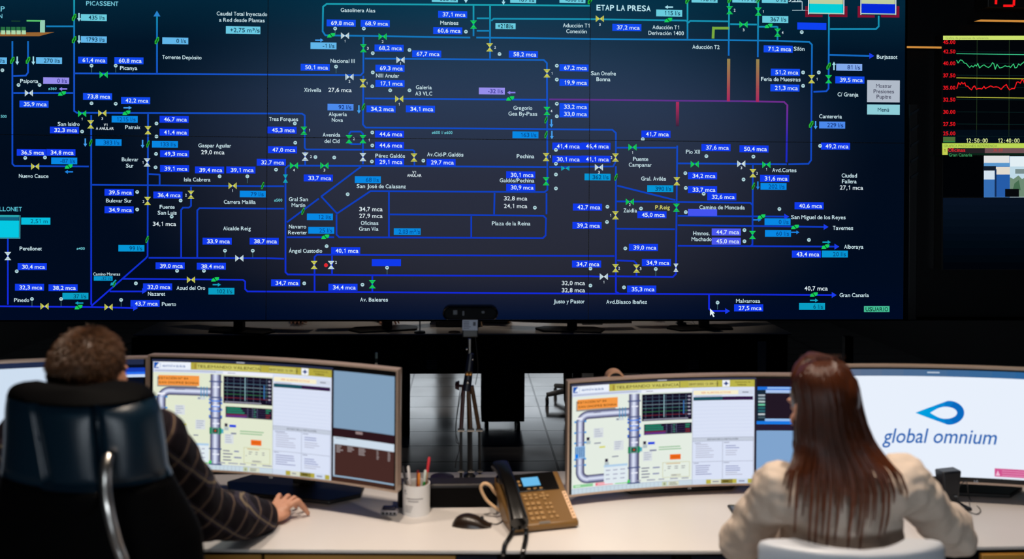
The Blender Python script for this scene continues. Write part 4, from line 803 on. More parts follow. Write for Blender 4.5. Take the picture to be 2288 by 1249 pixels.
p0, p1 = m.px(1971, 989), m.px(2227, 993); k = (p1[0]-p0[0])/w_; hh = 1.12
m.f.q.add([m.f.fn(p0[0]+v[0]*k, p0[1]+(p1[1]-p0[1])*v[0]/w_+v[1]*k*hh, 3) for v in vs], fs, em(44, 104, 180))
pa, pb = m.px(2222, 1046), m.px(2300, 1069); m.f.rect(pa[0], pa[1], pb[0]+.2, pb[1], em(208, 84, 142), 2, 6)
pa, pb = m.px(2224, 1062), m.px(2234, 1051); m.f.poly([(pa[0], pa[1]), (pb[0], pa[1]), ((pa[0]+pb[0])/2, pb[1])], em(240, 190, 215), 4)
for k in range(3): pa = m.px(2238, 1051+k*5); m.f.rect(pa[0], pa[1], pa[0]+.1, pa[1]-.002, em(232, 160, 195), 4, 2)
lg = m.px(2176, 1075); m.f.text('LG', lg[0], lg[1], .008, em(150, 150, 150), 3) if False else None
vs, fs, w_ = letter_mesh('LG', True, 0); m.f.q.add([m.f.fn(lg[0]+v[0]*.011, lg[1]-.004+v[1]*.011, 3) for v in vs], fs, em(140, 140, 145))
m.done(); MON_C = m
# far left monitor behind the man
b = pt(329, 920, 2.98); a = pt(-232, 920, 2.76); d = b-a; d.z = 0
m = Monitor(b-d.normalized()*MON_A.w, b, pt(329, 797.5, 2.98).z, pt(329, 797.5, 2.98).z-(z1-z0), 'curved monitor at the far left behind the man, mostly white screen', base_y=.12)
w = m.w/2-.012; zt = m.px(60, 822)[1]; zt0 = m.px(60, 808)[1]; zb_ = m.z0+.02; xs_ = m.px(272, 850)[0]
m.f.rect(-w, zt0, w, zt, em(34, 44, 72), 1, 16); m.f.rect(-w, zt, xs_, zb_, em(206, 222, 240), 1, 16)
m.f.rect(xs_, zt, w, zb_, em(8, 14, 30), 1, 8)
for y0_, y1_, c in ((822, 831, (20, 60, 180)), (831, 836, (40, 110, 235)), (837, 842, (200, 220, 245))): pa, pb = m.px(272, y0_), m.px(324, y1_); m.f.rect(xs_, pa[1], pb[0], pb[1], em(*c), 3, 4)
m.done()
# ------------------------------------------------------------------ things on the desk
def on_desk(px, py): p = atz(px, py, DESK_Z); return Vector((p.x, p.y, DESK_Z))
def arc(ps, n=8):                          # smooth curve through points (Catmull-Rom)
    ps = [Vector(p) for p in ps]; P = [ps[0]]+ps+[ps[-1]]; out = []
    for i in range(1, len(P)-2):
        for k in range(n):
            t = k/n; a, b, c, d = P[i-1], P[i], P[i+1], P[i+2]
            out.append(.5*((2*b)+(c-a)*t+(2*a-5*b+4*c-d)*t*t+(3*b-a-3*c+d)*t**3))
    return out+[ps[-1]]
# pen cup
c = on_desk(929, 1153); c.y += .03; R = 60/1985*2.84/2
ztop = at(929, 1078, c.y).z-DESK_Z
M_CUP = mat('white_card', (240, 238, 236), .5)
t = thing('pen_cup', 'white cylindrical pen cup printed with grey lines, between monitor and black speaker bar', 'cup', c)
q = MB(); q.lathe([(R*.3, .001), (R, 0), (R, ztop), (R-.003, ztop), (R-.003, .004), (R*.2, .004)], n=40); q.build('body', M_CUP, t, smooth=True)
q = MB()                                   # printed lines follow the wall of the cup
def cup_print(a0, a1, z, h):
    for i in range(6):
        w0, w1 = a0+(a1-a0)*i/6, a0+(a1-a0)*(i+1)/6; r = R+.0004
        q.add([(r*math.cos(w0), r*math.sin(w0), z), (r*math.cos(w1), r*math.sin(w1), z), (r*math.cos(w1), r*math.sin(w1), z+h), (r*math.cos(w0), r*math.sin(w0), z+h)], [(0, 1, 2, 3)])
fc = -math.pi/2
cup_print(fc-1.0, fc-.8, ztop*.79, .006); cup_print(fc-1.05, fc-.7, ztop*.73, .002); cup_print(fc-.75, fc+.55, ztop*.58, .003); cup_print(fc-.6, fc+.2, ztop*.5, .003)
for k in range(4): cup_print(fc-.85, fc-.2-.05*k, ztop*(.34-.06*k), .0018)
q.build('printed_text', mat('grey_print', (150, 146, 146), .7), t)
for (dx, dy, lx, ly, L, col, tipc, lab) in ((-.012, -.008, -.012, .0, .145, (232, 222, 216), (236, 230, 226), 'white pen in the cup, left of the red one'), (.0, -.004, .004, .004, .128, (150, 18, 30), (120, 12, 24), 'dark red pen in the middle of the cup'),
        (.008, -.012, .0, .004, .122, (240, 130, 40), (240, 140, 40), 'short orange pen at the front of the cup'), (.016, -.002, .01, .0, .13, (40, 170, 70), (225, 235, 225), 'green pen with white cap in the cup'), (.018, .008, .018, .008, .165, (196, 150, 110), (220, 50, 60), 'tall tan pencil with red end, highest in the cup'), (-.02, .004, -.02, .004, .14, (96, 92, 92), (80, 76, 78), 'grey pen at the left rim of the cup')):
    p = thing('pen', lab, 'pen', c+Vector((dx, dy, .006)), 0, 'pens in the white cup')
    up = Vector((lx*1.2, ly, L)); q = MB(); q.tube([(0, 0, 0), up*.72], .0042, None, 10); q.build('barrel', mat('pen_%d_%d' % (col[0], col[1]), col, .4), p, smooth=True)
    q = MB(); q.tube([up*.72, up*.97, up], [.0046, .0046, .003], None, 10); q.build('cap', mat('cap_%d_%d' % (tipc[0], tipc[1]), tipc, .4), p, smooth=True)
# usb hub
c = on_desk(868, 1153); t = thing('usb_hub', 'small grey and black hub at the foot of the man\'s monitor', 'hub', c, -.1)
q = MB(); q.box(-.027, .027, 0, .03, 0, .016); q.build('body', mat('hub_grey', (176, 172, 178), .35), t, bevel=.005)
q = MB(); q.box(-.022, .022, .004, .026, .016, .026); q.build('lid', mat('hub_dark', (34, 36, 56), .3), t, bevel=.005)
for k in range(4): q = MB(); q.box(-.021+.012*k, -.013+.012*k, -.0012, .0, .004, .012); q.build('port', M_BLACK, t)
# mouse
c = on_desk(1055, 1176); c.y += .01; t = thing('computer_mouse', 'dark bronze-black mouse lying left of the desk phone', 'mouse', c, -.12)
q = MB(); prof = []
for i in range(13):
    a = i/12; x = -.06+.12*a; h = .006+.034*math.sin(math.pi*min(1, a*1.12+.02))**.7*(1-.35*a) if 0 < a < 1 else .006; wd = .034*math.sin(math.pi*(.12+.76*a))**.6
    prof.append([(x, wd*math.cos(w_), max(.0, h*math.sin(w_))) for w_ in [math.pi*k/12 for k in range(13)]])
vs = [p for r_ in prof for p in r_]; fs = [(i*13+k, i*13+k+1, (i+1)*13+k+1, (i+1)*13+k) for i in range(12) for k in range(12)]
fs += [list(range(13))[::-1], [12*13+k for k in range(13)], [i*13 for i in range(13)]+[i*13+12 for i in range(12, -1, -1)]]
q.add(vs, fs); q.build('shell', mat('mouse_black', (34, 22, 14), .3), t, smooth=True, angle=60)
q = MB(); q.tube([(.03, -.004, .022), (.03, .004, .022)], .006, None, 14); q.build('wheel', M_BLACK, t, smooth=True)
cb = MB(); cb.tube(arc([(.06, 0, .006), (.075, .006, .003), (.085, .02, .003), (.09, .035, .003)]), .0018, None, 6); cb.build('cord', M_BLACK, t)
# speaker bar and grommet
yb = on_desk(1000, 1135).y; a, b = at(888, 1110, yb), at(1112, 1110, yb); h = at(1000, 1083, yb).z-DESK_Z
t = thing('speaker_bar', 'black speaker bar lying behind the pen cup and the phone', 'speaker', ((a.x+b.x)/2, yb, DESK_Z), 0)
q = MB(); wd = (b.x-a.x)/2; q.box(-wd, wd, .004, .075, 0, h); q.build('body', mat('speaker_black', (26, 20, 18), .45), t, bevel=.006)
q = MB(); q.box(-wd+.006, wd-.006, 0, .0045, .004, h-.012); q.build('grille', mat('speaker_cloth', (10, 8, 8), .9, spec=.1, bump=.5, nscale=900), t)
c = on_desk(988, 1066.5); t = thing('cable_grommet', 'dark round cable grommet near the rear edge of the desk', 'grommet', c)
q = MB(); q.lathe([(.02, 0), (.042, 0), (.042, .003), (.036, .006), (.02, .006)], n=28); q.build('ring', mat('grommet_brown', (44, 24, 26), .4), t, smooth=True)
q = MB(); q.lathe([(.001, .001), (.0195, .001), (.0195, .005), (.001, .005)], n=24); q.build('cover', mat('grommet_brown2', (34, 20, 22), .4), t, smooth=True)
# desk phone
FLp, FRp = on_desk(1142, 1196), on_desk(1294, 1180); d = FRp-FLp; PW = d.length; rz = math.atan2(d.y, d.x)
t = thing('desk_phone', 'black desk phone coloured by warm glare, with blue screen and corded handset', 'phone', FLp, rz)
M_PH = mat('phone_black_warm_glare', (122, 88, 42), .38); M_PHD = mat('phone_black', (14, 12, 11), .22); M_KEY = mat('phone_key', (170, 132, 82), .4)  # black phone body with the warm lamp glare put into its base colour
PD, ZF, ZB = .205, .022, .112
sz = lambda y: ZF+(ZB-ZF)*y/PD
def slab(q, x0, x1, y0, y1, h, d0=.002, m=None):      # block lying on the sloping face
    q.prism([(x0, y0, sz(y0)-d0), (x1, y0, sz(y0)-d0), (x1, y1, sz(y1)-d0), (x0, y1, sz(y1)-d0)], (0, -.4*(h+d0), .92*(h+d0)), m)
q = MB(); q.prism([(0, 0, .004), (0, 0, ZF), (0, PD, ZB), (0, PD, ZB-.03), (0, PD*.55, .004)], (PW, 0, 0)); q.build('base', M_PH, t, bevel=.006)
q = MB(); q.box(.02, PW-.02, PD*.6, PD*.66, 0, .05); q.build('foot', M_PHD, t)
q = MB(); slab(q, .062, PW-.02, .128, PD-.004, .003); q.build('display_panel', M_PHD, t, bevel=.002)
q = MB(); slab(q, .082, .138, .148, .182, .0042); q.build('lcd', em(108, 188, 236), t)
q = MB()
for i in range(3):
    slab(q, .09+i*.02, .1+i*.02, .134, .138, .0045)
for i in range(2): slab(q, .066, .074, .15+i*.014, .158+i*.014, .0045)
q.build('soft_key', M_KEY, t)
q = MB()
for r_ in range(4):
    for c_ in range(3): slab(q, .068+c_*.0175, .08+c_*.0175, .018+r_*.0185, .028+r_*.0185, .0045)
for r_ in range(2):
    for c_ in range(3): slab(q, .068+c_*.0175, .079+c_*.0175, .096+r_*.012, .104+r_*.012, .004)
for x, y in ((.13, .112), (.13, .09), (.12, .101), (.142, .101), (.13, .101), (.128, .07), (.142, .07), (.128, .055), (.142, .055), (.128, .036), (.142, .036), (.148, .02), (.13, .02)): slab(q, x, x+.009, y, y+.008, .004)
q.build('keypad', M_KEY, t, bevel=.001)
q = MB(); slab(q, PW-.017, PW-.004, .012, .118, .0015); st = q.build('label_strip', mat('strip_cream', (232, 190, 150), .5), t)
for k in range(8): q = MB(); slab(q, PW-.0125, PW-.0085, .02+k*.0125, .024+k*.0125, .0022); q.build('indicator', mat('indicator_brown', (80, 50, 30), .5), t)
q = MB(); slab(q, .09, .125, .004, .012, .001); q.build('badge', mat('badge_grey', (110, 104, 96), .4), t)
q = MB(); vs = []                           # handset: arched bar with ear and mouth pieces
path = []
for i in range(15):
    s_ = i/14; y = -.012+(PD+.024)*s_; z = sz(y)+.02+.03*math.sin(math.pi*s_)**.7; wd = .0225+.006*(abs(2*s_-1)**3); th = .013+.01*(abs(2*s_-1)**4)
    path.append((Vector((.022, y, z)), wd, th))
n = 16
for p, wd, th in path:
    for k in range(n):
        w_ = 2*math.pi*k/n; cx_, sx_ = math.cos(w_), math.sin(w_); e = .6
        vs.append(p+Vector((wd*math.copysign(abs(cx_)**e, cx_), -.4*th*math.copysign(abs(sx_)**e, sx_), .92*th*math.copysign(abs(sx_)**e, sx_))))
fs = [(i*n+k, i*n+(k+1) % n, (i+1)*n+(k+1) % n, (i+1)*n+k) for i in range(14) for k in range(n)]+[list(range(n))[::-1], [14*n+k for k in range(n)]]
q.add(vs, fs); hs = q.build('handset', M_PHD, t, smooth=True, angle=50)
q = MB(); q.lathe([(.002, -.022), (.021, -.022), (.021, .0), (.016, .006), (.002, .006)], None, (.022, .012, sz(.012)+.012)); q.build('mouthpiece', M_PHD, hs, smooth=True); q = MB(); q.lathe([(.002, -.022), (.021, -.022), (.021, .0), (.016, .006), (.002, .006)], None, (.022, PD-.02, sz(PD-.02)+.01)); q.build('earpiece', M_PHD, hs, smooth=True)
def coil(ps, r, turns, wire):
    P = arc(ps, 12); out = []; n_ = turns*9; L = len(P)-1
    for i in range(n_+1):
        s_ = i/n_*L; k = min(int(s_), L-1); p = P[k].lerp(P[k+1], s_-k); tg = (P[k+1]-P[k]).normalized(); a_ = tg.orthogonal().normalized(); b_ = tg.cross(a_); w_ = 2*math.pi*i/9
        out.append(p+(a_*math.cos(w_)+b_*math.sin(w_))*r)
    q = MB(); q.tube(out, wire, None, 5); return q
fe = FRONT[2][1]
loc = lambda p: Matrix.Rotation(-rz, 3, 'Z') @ (Vector(p)-FLp)
yf = fe-.012
A = [on_desk(1148, 1193)+Vector((0, 0, .02)), on_desk(1140, 1205)+Vector((0, 0, .008)), on_desk(1129, 1222)+Vector((0, 0, .008)), at(1125, 1236, yf), at(1122, 1262, yf), at(1120, 1300, yf)]
B = [on_desk(1176, 1198)+Vector((0, 0, .02)), on_desk(1175, 1210)+Vector((0, 0, .008)), on_desk(1172, 1224)+Vector((0, 0, .008)), at(1168, 1237, yf), at(1163, 1262, yf), at(1150, 1310, yf), at(1130, 1322, yf), at(1120, 1300, yf)]
coil([loc(p) for p in A], .0055, 36, .0021).build('coiled_cord', M_PHD, t, smooth=True); coil([loc(p) for p in B], .0055, 54, .0021).build('coiled_cord', M_PHD, t, smooth=True)
# cream cable loop left of the phone
c = on_desk(1112, 1150); Dl = 2.79
q = MB(); q.tube(arc([on_desk(1125, 1150)+Vector((0, 0, .006)), pt(1108, 1135, Dl), pt(1088, 1118, Dl), pt(1077, 1099, Dl), pt(1075, 1087, Dl), pt(1083, 1080, Dl), pt(1095, 1085, Dl), pt(1104, 1098, Dl+.02), on_desk(1116, 1116)+Vector((0, 0, .006))]), .0052, None, 10)
tag(q.build('cable', mat('cream_cable', (226, 184, 140), .5), smooth=True), 'stiff cream cable looping up behind the desk phone', 'cable')
# tripod with sensor bar, folded, on the rear of the desk
c = on_desk(1049, 1064); Dt = (c-EYE).dot(FWD); P = lambda x, y, dd=0: pt(x, y, Dt+dd)-c
t = thing('tripod', 'folded bronze tripod standing on the rear of the desk', 'tripod', c)
M_TL = mat('tripod_bronze', (86, 56, 28), .4); M_TD = mat('tripod_dark', (14, 14, 18), .4); M_SIL = mat('bright_metal', (200, 196, 190), .25, metal=1)
for (xa, xb, dd) in ((1036, 1030, -.03), (1046, 1052, -.035), (1054, 1071, .02)):
    q = MB(); q.tube([P(xa, 862), P(xb, 962, dd)], .0075, None, 10); lg = q.build('leg', M_TL if xa > 1040 else mat('tripod_red_brown', (70, 32, 26), .4), t, smooth=True)
    q = MB(); f0 = P(xb+(1 if xb > 1040 else 0), 1052, dd*1.3); f1 = Vector((f0.x, f0.y, .0)); q.tube([P(xb, 955, dd), f0, f1], .0052, None, 10); q.build('lower_tube', M_TD, lg, smooth=True)
    q = MB(); e = P(xb, 960, dd); q.tube([e-Vector((.012, .006, 0)), e+Vector((.012, -.006, 0))], .006, None, 8); q.build('clip', M_SIL, lg, smooth=True); q = MB(); e = f0; q.tube([e-Vector((.011, .004, 0)), e+Vector((.011, -.004, 0))], .005, None, 8); q.build('clip', M_SIL, lg, smooth=True)
q = MB(); q.lathe([(.006, .0), (.022, 0), (.018, .006), (.008, .012), (.008, .2), (.006, .2)]); q.tube([Vector((0, 0, .1)), P(1047, 870)], .008, None, 10); q.build('centre_column', M_TD, t, smooth=True)
q = MB(); q.tube([P(1042, 872), P(1046, 845), P(1052, 790)], [.016, .015, .011], None, 12); q.build('head', mat('tripod_navy', (18, 24, 44), .35), t, smooth=True)
q = MB(); q.tube([P(1049, 792), P(1049, 757)], .006, None, 10); q.build('neck', M_SIL, t, smooth=True)
for (x, y, r_, mm) in ((1044, 835, .008, mat('brass', (220, 160, 90), .3, metal=.8)), (1051, 835, .008, mat('brass', (220, 160, 90), .3, metal=.8)), (1045, 854, .007, M_SIL), (1043, 780, .004, M_SIL), (1056, 803, .004, M_SIL)):
    q = MB(); q.ell(P(x, y, -.018), (r_, r_, r_)); q.build('bolt', mm, t, smooth=True)
q = MB(); q.tube([P(1036, 862), P(1026, 862)], .005, None, 8); q.tube([P(1026, 861), P(1017, 861)], [.018, .012], None, 14); q.build('pan_handle', mat('knob_maroon', (48, 20, 28), .4), t, smooth=True)
q = MB(); q.box(*[v for p in zip(P(1033, 754, -.02), P(1068, 713, .02)) for v in sorted(p)]); q.build('camera_plate', M_TD, t, bevel=.004)
a_, b_ = P(1033, 738, -.022), P(1067, 715, -.022)
q = MB(); q.box(a_.x, b_.x, a_.y-.0015, a_.y+.001, a_.z, b_.z); lb = q.build('label_plate', mat('label_grey', (150, 160, 182), .5), t, bevel=.0)
q = MB()
for k in range(5): z = a_.z+.006+k*.0058; q.box(a_.x+.004, a_.x+(.024 if k != 1 else .03), a_.y-.0022, a_.y-.0015, z, z+.002)
q.box(b_.x-.016, b_.x-.006, a_.y-.0022, a_.y-.0015, a_.z+.016, a_.z+.03); q.build('printed_text', mat('label_ink', (60, 66, 80), .6), lb)
q = MB()
q.tube(arc([P(1030, 862), P(1024, 900), P(1018, 960), P(1026, 1000), P(1019, 1030), Vector(P(1017, 1046))]), .0014, None, 6)
q.tube(arc([P(1033, 866), P(1021, 930), P(1019, 985), P(1028, 990)]), .0014, None, 6); q.tube(arc([P(1062, 752, -.01), P(1066, 790, -.01), P(1068, 825), P(1062, 860)]), .0012, None, 6); q.build('cord', M_BLACK, t)
a_, b_ = pt(990, 710, Dt), pt(1112, 683, Dt)
t = thing('depth_camera', 'dark rounded sensor bar mounted on the tripod in front of the video wall', 'camera', ((a_.x+b_.x)/2, a_.y, at(1050, 712.5, a_.y).z))
hw, hh = (b_.x-a_.x)/2, b_.z-t.location.z
q = MB(); ps = []
for sx in (1, -1):
    for k in range(9): w_ = -math.pi/2+math.pi*k/8; ps.append((sx*(hw-hh/2+hh/2*math.cos(w_)), -.03, hh/2+sx*hh/2*math.sin(w_)))
q.prism(ps, (0, .06, 0)); q.build('housing', mat('sensor_shell', (6, 9, 14), .7, spec=.1), t, bevel=.008)
q = MB()
for sx in (1, -1): q.tube([(sx*(hw-.001-hh*.42*(1-math.cos(w_))), -.0305, hh/2+hh*.46*math.sin(w_)) for w_ in [-1.45+2.9*k/10 for k in range(11)]], .0022, None, 8); q.build('end_cap', mat('gloss_black', (3, 3, 4), .1), t, smooth=True); q = MB()
q = MB(); [(q.__init__(), q.box(xa, xb, -.0312, -.03, hh*za, hh*zb_), q.build('socket', mat('socket_grey', (58, 66, 80), .5), t)) for xa, xb, za, zb_ in ((-.061, -.047, .42, .72), (-.028, -.022, .34, .66), (.04, .05, .5, .66))]
# antenna rod behind the man's monitor
p = pt(841, 800, 3.17); t = thing('antenna', 'thin white and black antenna rod rising behind the man\'s monitor', 'antenna', (p.x, p.y, DESK_Z))
zt = pt(841, 788, 3.17).z-DESK_Z
q = MB(); q.lathe([(.003, 0), (.04, 0), (.036, .012), (.003, .016)]); q.build('base', M_BLACK, t, smooth=True)
q = MB(); q.tube([(0, 0, .01), (0, 0, zt-.035)], .0045, None, 8); q.build('rod', mat('antenna_white', (240, 242, 240), .4), t, smooth=True)
q = MB(); q.tube([(0, 0, zt-.035), (0, 0, zt-.02)], .005, None, 8); q.build('joint', mat('antenna_black', (20, 40, 46), .4), t, smooth=True)
q = MB(); q.tube([(0, 0, zt-.02), (0, 0, zt)], .0045, None, 8); q.build('tip', mat('antenna_grey', (130, 165, 180), .4), t, smooth=True)
# headset hung over the woman's monitor
Dh = 2.965; c = pt(1376, 850, Dh); t = thing('headset', 'beige padded headset hooked over the top of the woman\'s monitor', 'headset', (c.x, c.y, c.z))
a_ = MON_B.a; R_ = .031
q = MB(); ps = []
for k in range(15):
    w_ = math.pi*k/14; ps.append(Vector((R_*math.cos(w_), .0, R_*math.sin(w_)*1.0)))
for i in range(14):
    a0, a1 = ps[i], ps[i+1]; o0, o1 = a0*.8, a1*.8
    q.prism([a0, a1, o1, o0], (0, .05, 0))
q.build('headband', mat('headband_beige', (196, 150, 116), .5), t, smooth=True, angle=40)
for sx in (1, -1):
    q = MB(); q.tube([(sx*R_*.9, .02, 0), (sx*R_*1.0, .03, -.05)], .004, None, 8); q.tube([(sx*R_*.6, .03, -.07), (sx*R_*1.3, .03, -.07)], .03, None, 18); q.build('ear_cup', mat('headset_dark', (28, 26, 30), .5), t, smooth=True)
# small black speaker right of the woman, with its cable
c = on_desk(2128, 1136); t = thing('desk_speaker', 'small black speaker on a foot in front of the white logo screen', 'speaker', c, .1)
M_SP = mat('speaker_navy', (9, 13, 22), .4)
q = MB(); q.prism([(-.03, -.02, 0), (.05, -.03, 0), (.045, .05, 0), (-.02, .05, 0)], (0, 0, .01)); q.build('foot', M_SP, t, bevel=.003)
q = MB(); q.prism([(-.022, .0, .012), (.022, .0, .012), (.034, .0, .122), (-.036, .0, .118)], (0, .045, 0)); q.build('body', M_SP, t, bevel=.006)
q = MB(); q.lathe([(.002, 0), (.006, 0), (.006, .002), (.002, .002)], None, (.01, -.0005, .04)); q.build('knob', mat('knob_silver', (150, 160, 170), .3, metal=1), t)
cb = MB(); cb.tube([x-c for x in arc([pt(2140, 1085, 2.85), pt(2158, 1078, 2.86), on_desk(2175, 1120)+Vector((0, 0, .004)), on_desk(2192, 1142)+Vector((0, 0, .003)), on_desk(2180, 1152)+Vector((0, 0, .003)), on_desk(2160, 1145)+Vector((0, 0, .003))])], .0014, None, 6); cb.build('cord', M_BLACK, t)
# smartphone by the woman's elbow
a_, b_ = on_desk(1638, 1150), on_desk(1760, 1150); d = b_-a_; t = thing('smartphone', 'black smartphone lying on the desk by the left elbow of the long-haired woman', 'phone', a_, math.atan2(d.y, d.x))
q = MB(); q.box(0, .15, 0, .072, 0, .006); q.build('body', mat('smartphone_black', (16, 12, 12), .4), t, bevel=.002)
q = MB(); q.box(.005, .145, .004, .068, .006, .0075); q.build('screen', mat('gloss_black', (3, 3, 4), .1), t)
# ------------------------------------------------------------------ people and their chairs
M_SKIN = mat('skin', (206, 148, 118), .5, noise=.05, nscale=30)
def xf(q, start, M):
    for i in range(start, len(q.v)): q.v[i] = tuple(M @ Vector(q.v[i]))
def head_parts(q, M, k=1.0, neck=.19, fem=False):
    s = len(q.v); e = q.ell
    e((0, -.012, .03), (.073, .093, .086)); e((0, .03, -.03), (.058, .062, .084)); e((0, .03, -.072), (.047 if fem else .052, .05, .042)); e((0, .068, -.1), (.02, .018, .014))
    q.cap((0, .09, .008), (0, .106, -.028), .007, .012); e((.012, .094, -.032), (.008, .01, .007)); e((-.012, .094, -.032), (.008, .01, .007))
    for sx in (1, -1):
        e((sx*.03, .076, .022), (.026, .014, .009)); e((sx*.036, .06, -.03), (.024, .024, .024)); e((sx*.03, .076, .002), (.017, .014, .009))
        e((sx*.079, -.006, -.008), (.007, .02, .033), rot=Matrix.Rotation(sx*-.35, 3, 'Z')); e((sx*.076, .0, -.012), (.008, .013, .02))
    e((0, .086, -.06), (.023, .011, .006)); e((0, .086, -.068), (.02, .011, .006))
    q.cap((0, -.018, -.06), (0, -.035, -neck), .05 if fem else .058, .054 if fem else .066)
    xf(q, s, M)
def face_details(root, M, off, brow):
    for sx in (1, -1):
        q = MB(); q.ell((sx*.03, .083, .003), (.0115, .0095, .0085), mat('eye_white', (230, 226, 220), .2)); q.ell((sx*.03, .0895, .003), (.005, .004, .005), mat('iris_brown', (50, 30, 18), .15)); xf(q, 0, M); q.build('eye', None, root, off, smooth=True)
        q = MB(); q.cap((sx*.014, .09, .022), (sx*.046, .078, .025), .004, .0025); xf(q, 0, M); q.build('eyebrow', brow, root, off, smooth=True)
    q = MB(); q.ell((0, .0935, -.0605), (.022, .007, .0045)); q.ell((0, .093, -.0675), (.018, .007, .0045)); xf(q, 0, M); q.build('lips', mat('lip_pink', (176, 96, 88), .4), root, off, smooth=True)
def hand_parts(q, wrist, d, side, k=1.0, spread=1.0, lift=0):      # d = level pointing direction, side +1 right hand
    d = Vector((d[0], d[1], 0)).normalized(); l = Vector((-d.y, d.x, 0))*side; u = Vector((0, 0, 1))
    P = lambda f, s_, h: Vector(wrist)+(d*f+l*s_+u*h)*k
    rot = Matrix((d, l, u)).transposed()
    q.cap(P(-.02, 0, 0), P(.02, 0, .0), .024*k, .026*k); q.ell(P(.052, 0, -.002), (.05*k, .04*k, .017*k), rot=rot); q.ell(P(.07, .005, .002+lift*.7), (.026*k, .038*k, .014*k), rot=rot)
    for s_, L, sp in ((.029, .068, .16), (.0095, .077, .03), (-.0105, .071, -.08), (-.029, .054, -.24)):
        sp *= spread; b = Vector((.086-abs(s_)*.25, s_, .006+lift)); f1 = b+Vector((L*.42, L*.42*sp, .006+lift*.3)); f2 = b+Vector((L*.78, L*.75*sp, -.006-lift*.7)); f3 = b+Vector((L*.98, L*.95*sp, -.02-lift*1.1))
        q.chain([P(*b), P(*f1), P(*f2), P(*f3)], [.0098*k, .009*k, .0082*k, .007*k])
    q.chain([P(.015, .022, -.002), P(.045, .05, -.004), P(.072, .062, -.01), P(.092, .066, -.014)], [.016*k, .0125*k, .0105*k, .0085*k])
def seated_body(q, Hc, SR, SL, arms, pelvis, knees, feet, fem=False):
    w = abs(SR.x-SL.x)/2; nb = Hc+Vector((0, -.04, -.2)); ch = Vector(((SR.x+SL.x)/2, (SR.y+SL.y)/2-.005, SR.z-.13))
    q.ell(ch, (w*.62, .06, .17)); q.ell(ch+Vector((0, .01, .09)), (w*.66, .05, .06)); q.cap(ch-Vector((0, 0, .1)), pelvis, w*.4, w*.46); q.ell(pelvis, (w*.62, .09, .08))
    q.chain([nb+Vector((0, .01, 0)), nb+Vector((0, .02, -.06))], [.05, .045])
    q.cap(nb-Vector((0, .0, .03)), SR, .042, .036); q.cap(nb-Vector((0, .0, .03)), SL, .042, .036)
    for a, rs in arms: q.chain(a, rs)
    for k, f in zip(knees, feet):
        hip = pelvis+Vector((math.copysign(.09, k.x-pelvis.x), .02, -.02)); q.chain([hip, k, f], [.085, .062, .042]); q.cap(f+Vector((0, -.03, -.035)), f+Vector((0, .14, -.05)), .035, .03)
# ---- man
Hc = pt(203, 852, 2.15); SR, SL = pt(345, 985, 2.17), pt(62, 985, 2.15)
M = Matrix.Translation(Hc) @ Matrix.Rotation(math.radians(-6), 4, 'Z') @ Matrix.Rotation(math.radians(-4), 4, 'Y') @ Matrix.Rotation(math.radians(-6), 4, 'X') @ Matrix.Scale(1.0, 4)
El, Wr = pt(452, 1148, 2.42), pt(592, 1158, 2.7); ElL, WrL = pt(20, 1150, 2.4), pt(120, 1150, 2.7)
pel = Vector((Hc.x, Hc.y-.02, .58)); kn = [Vector((Hc.x+s, Hc.y+.44, .56)) for s in (-.13, .13)]; ft = [Vector((Hc.x+s, Hc.y+.46, .09)) for s in (-.14, .14)]
man = thing('person', 'dark-haired man in a plaid shirt seated in the black leather chair, hand on desk', 'person', (pel.x, pel.y, 0)); o = man.location.copy()
q = MB(); head_parts(q, M); hd = (Vector(pt(645, 1145, 2.78))-Wr)
hand_parts(q, Wr+Vector((0, 0, -.004)), (.5, .87), 1, spread=2.3, lift=.016); hand_parts(q, WrL, (.25, .97), -1)
seated_body(q, Hc, SR, SL, [([SR, El, Wr], [.05, .04, .027]), ([SL, ElL, WrL], [.05, .04, .027])], pel, kn, ft)
solidify_remesh(q.build('body', M_SKIN, man, o), .0045, 3)
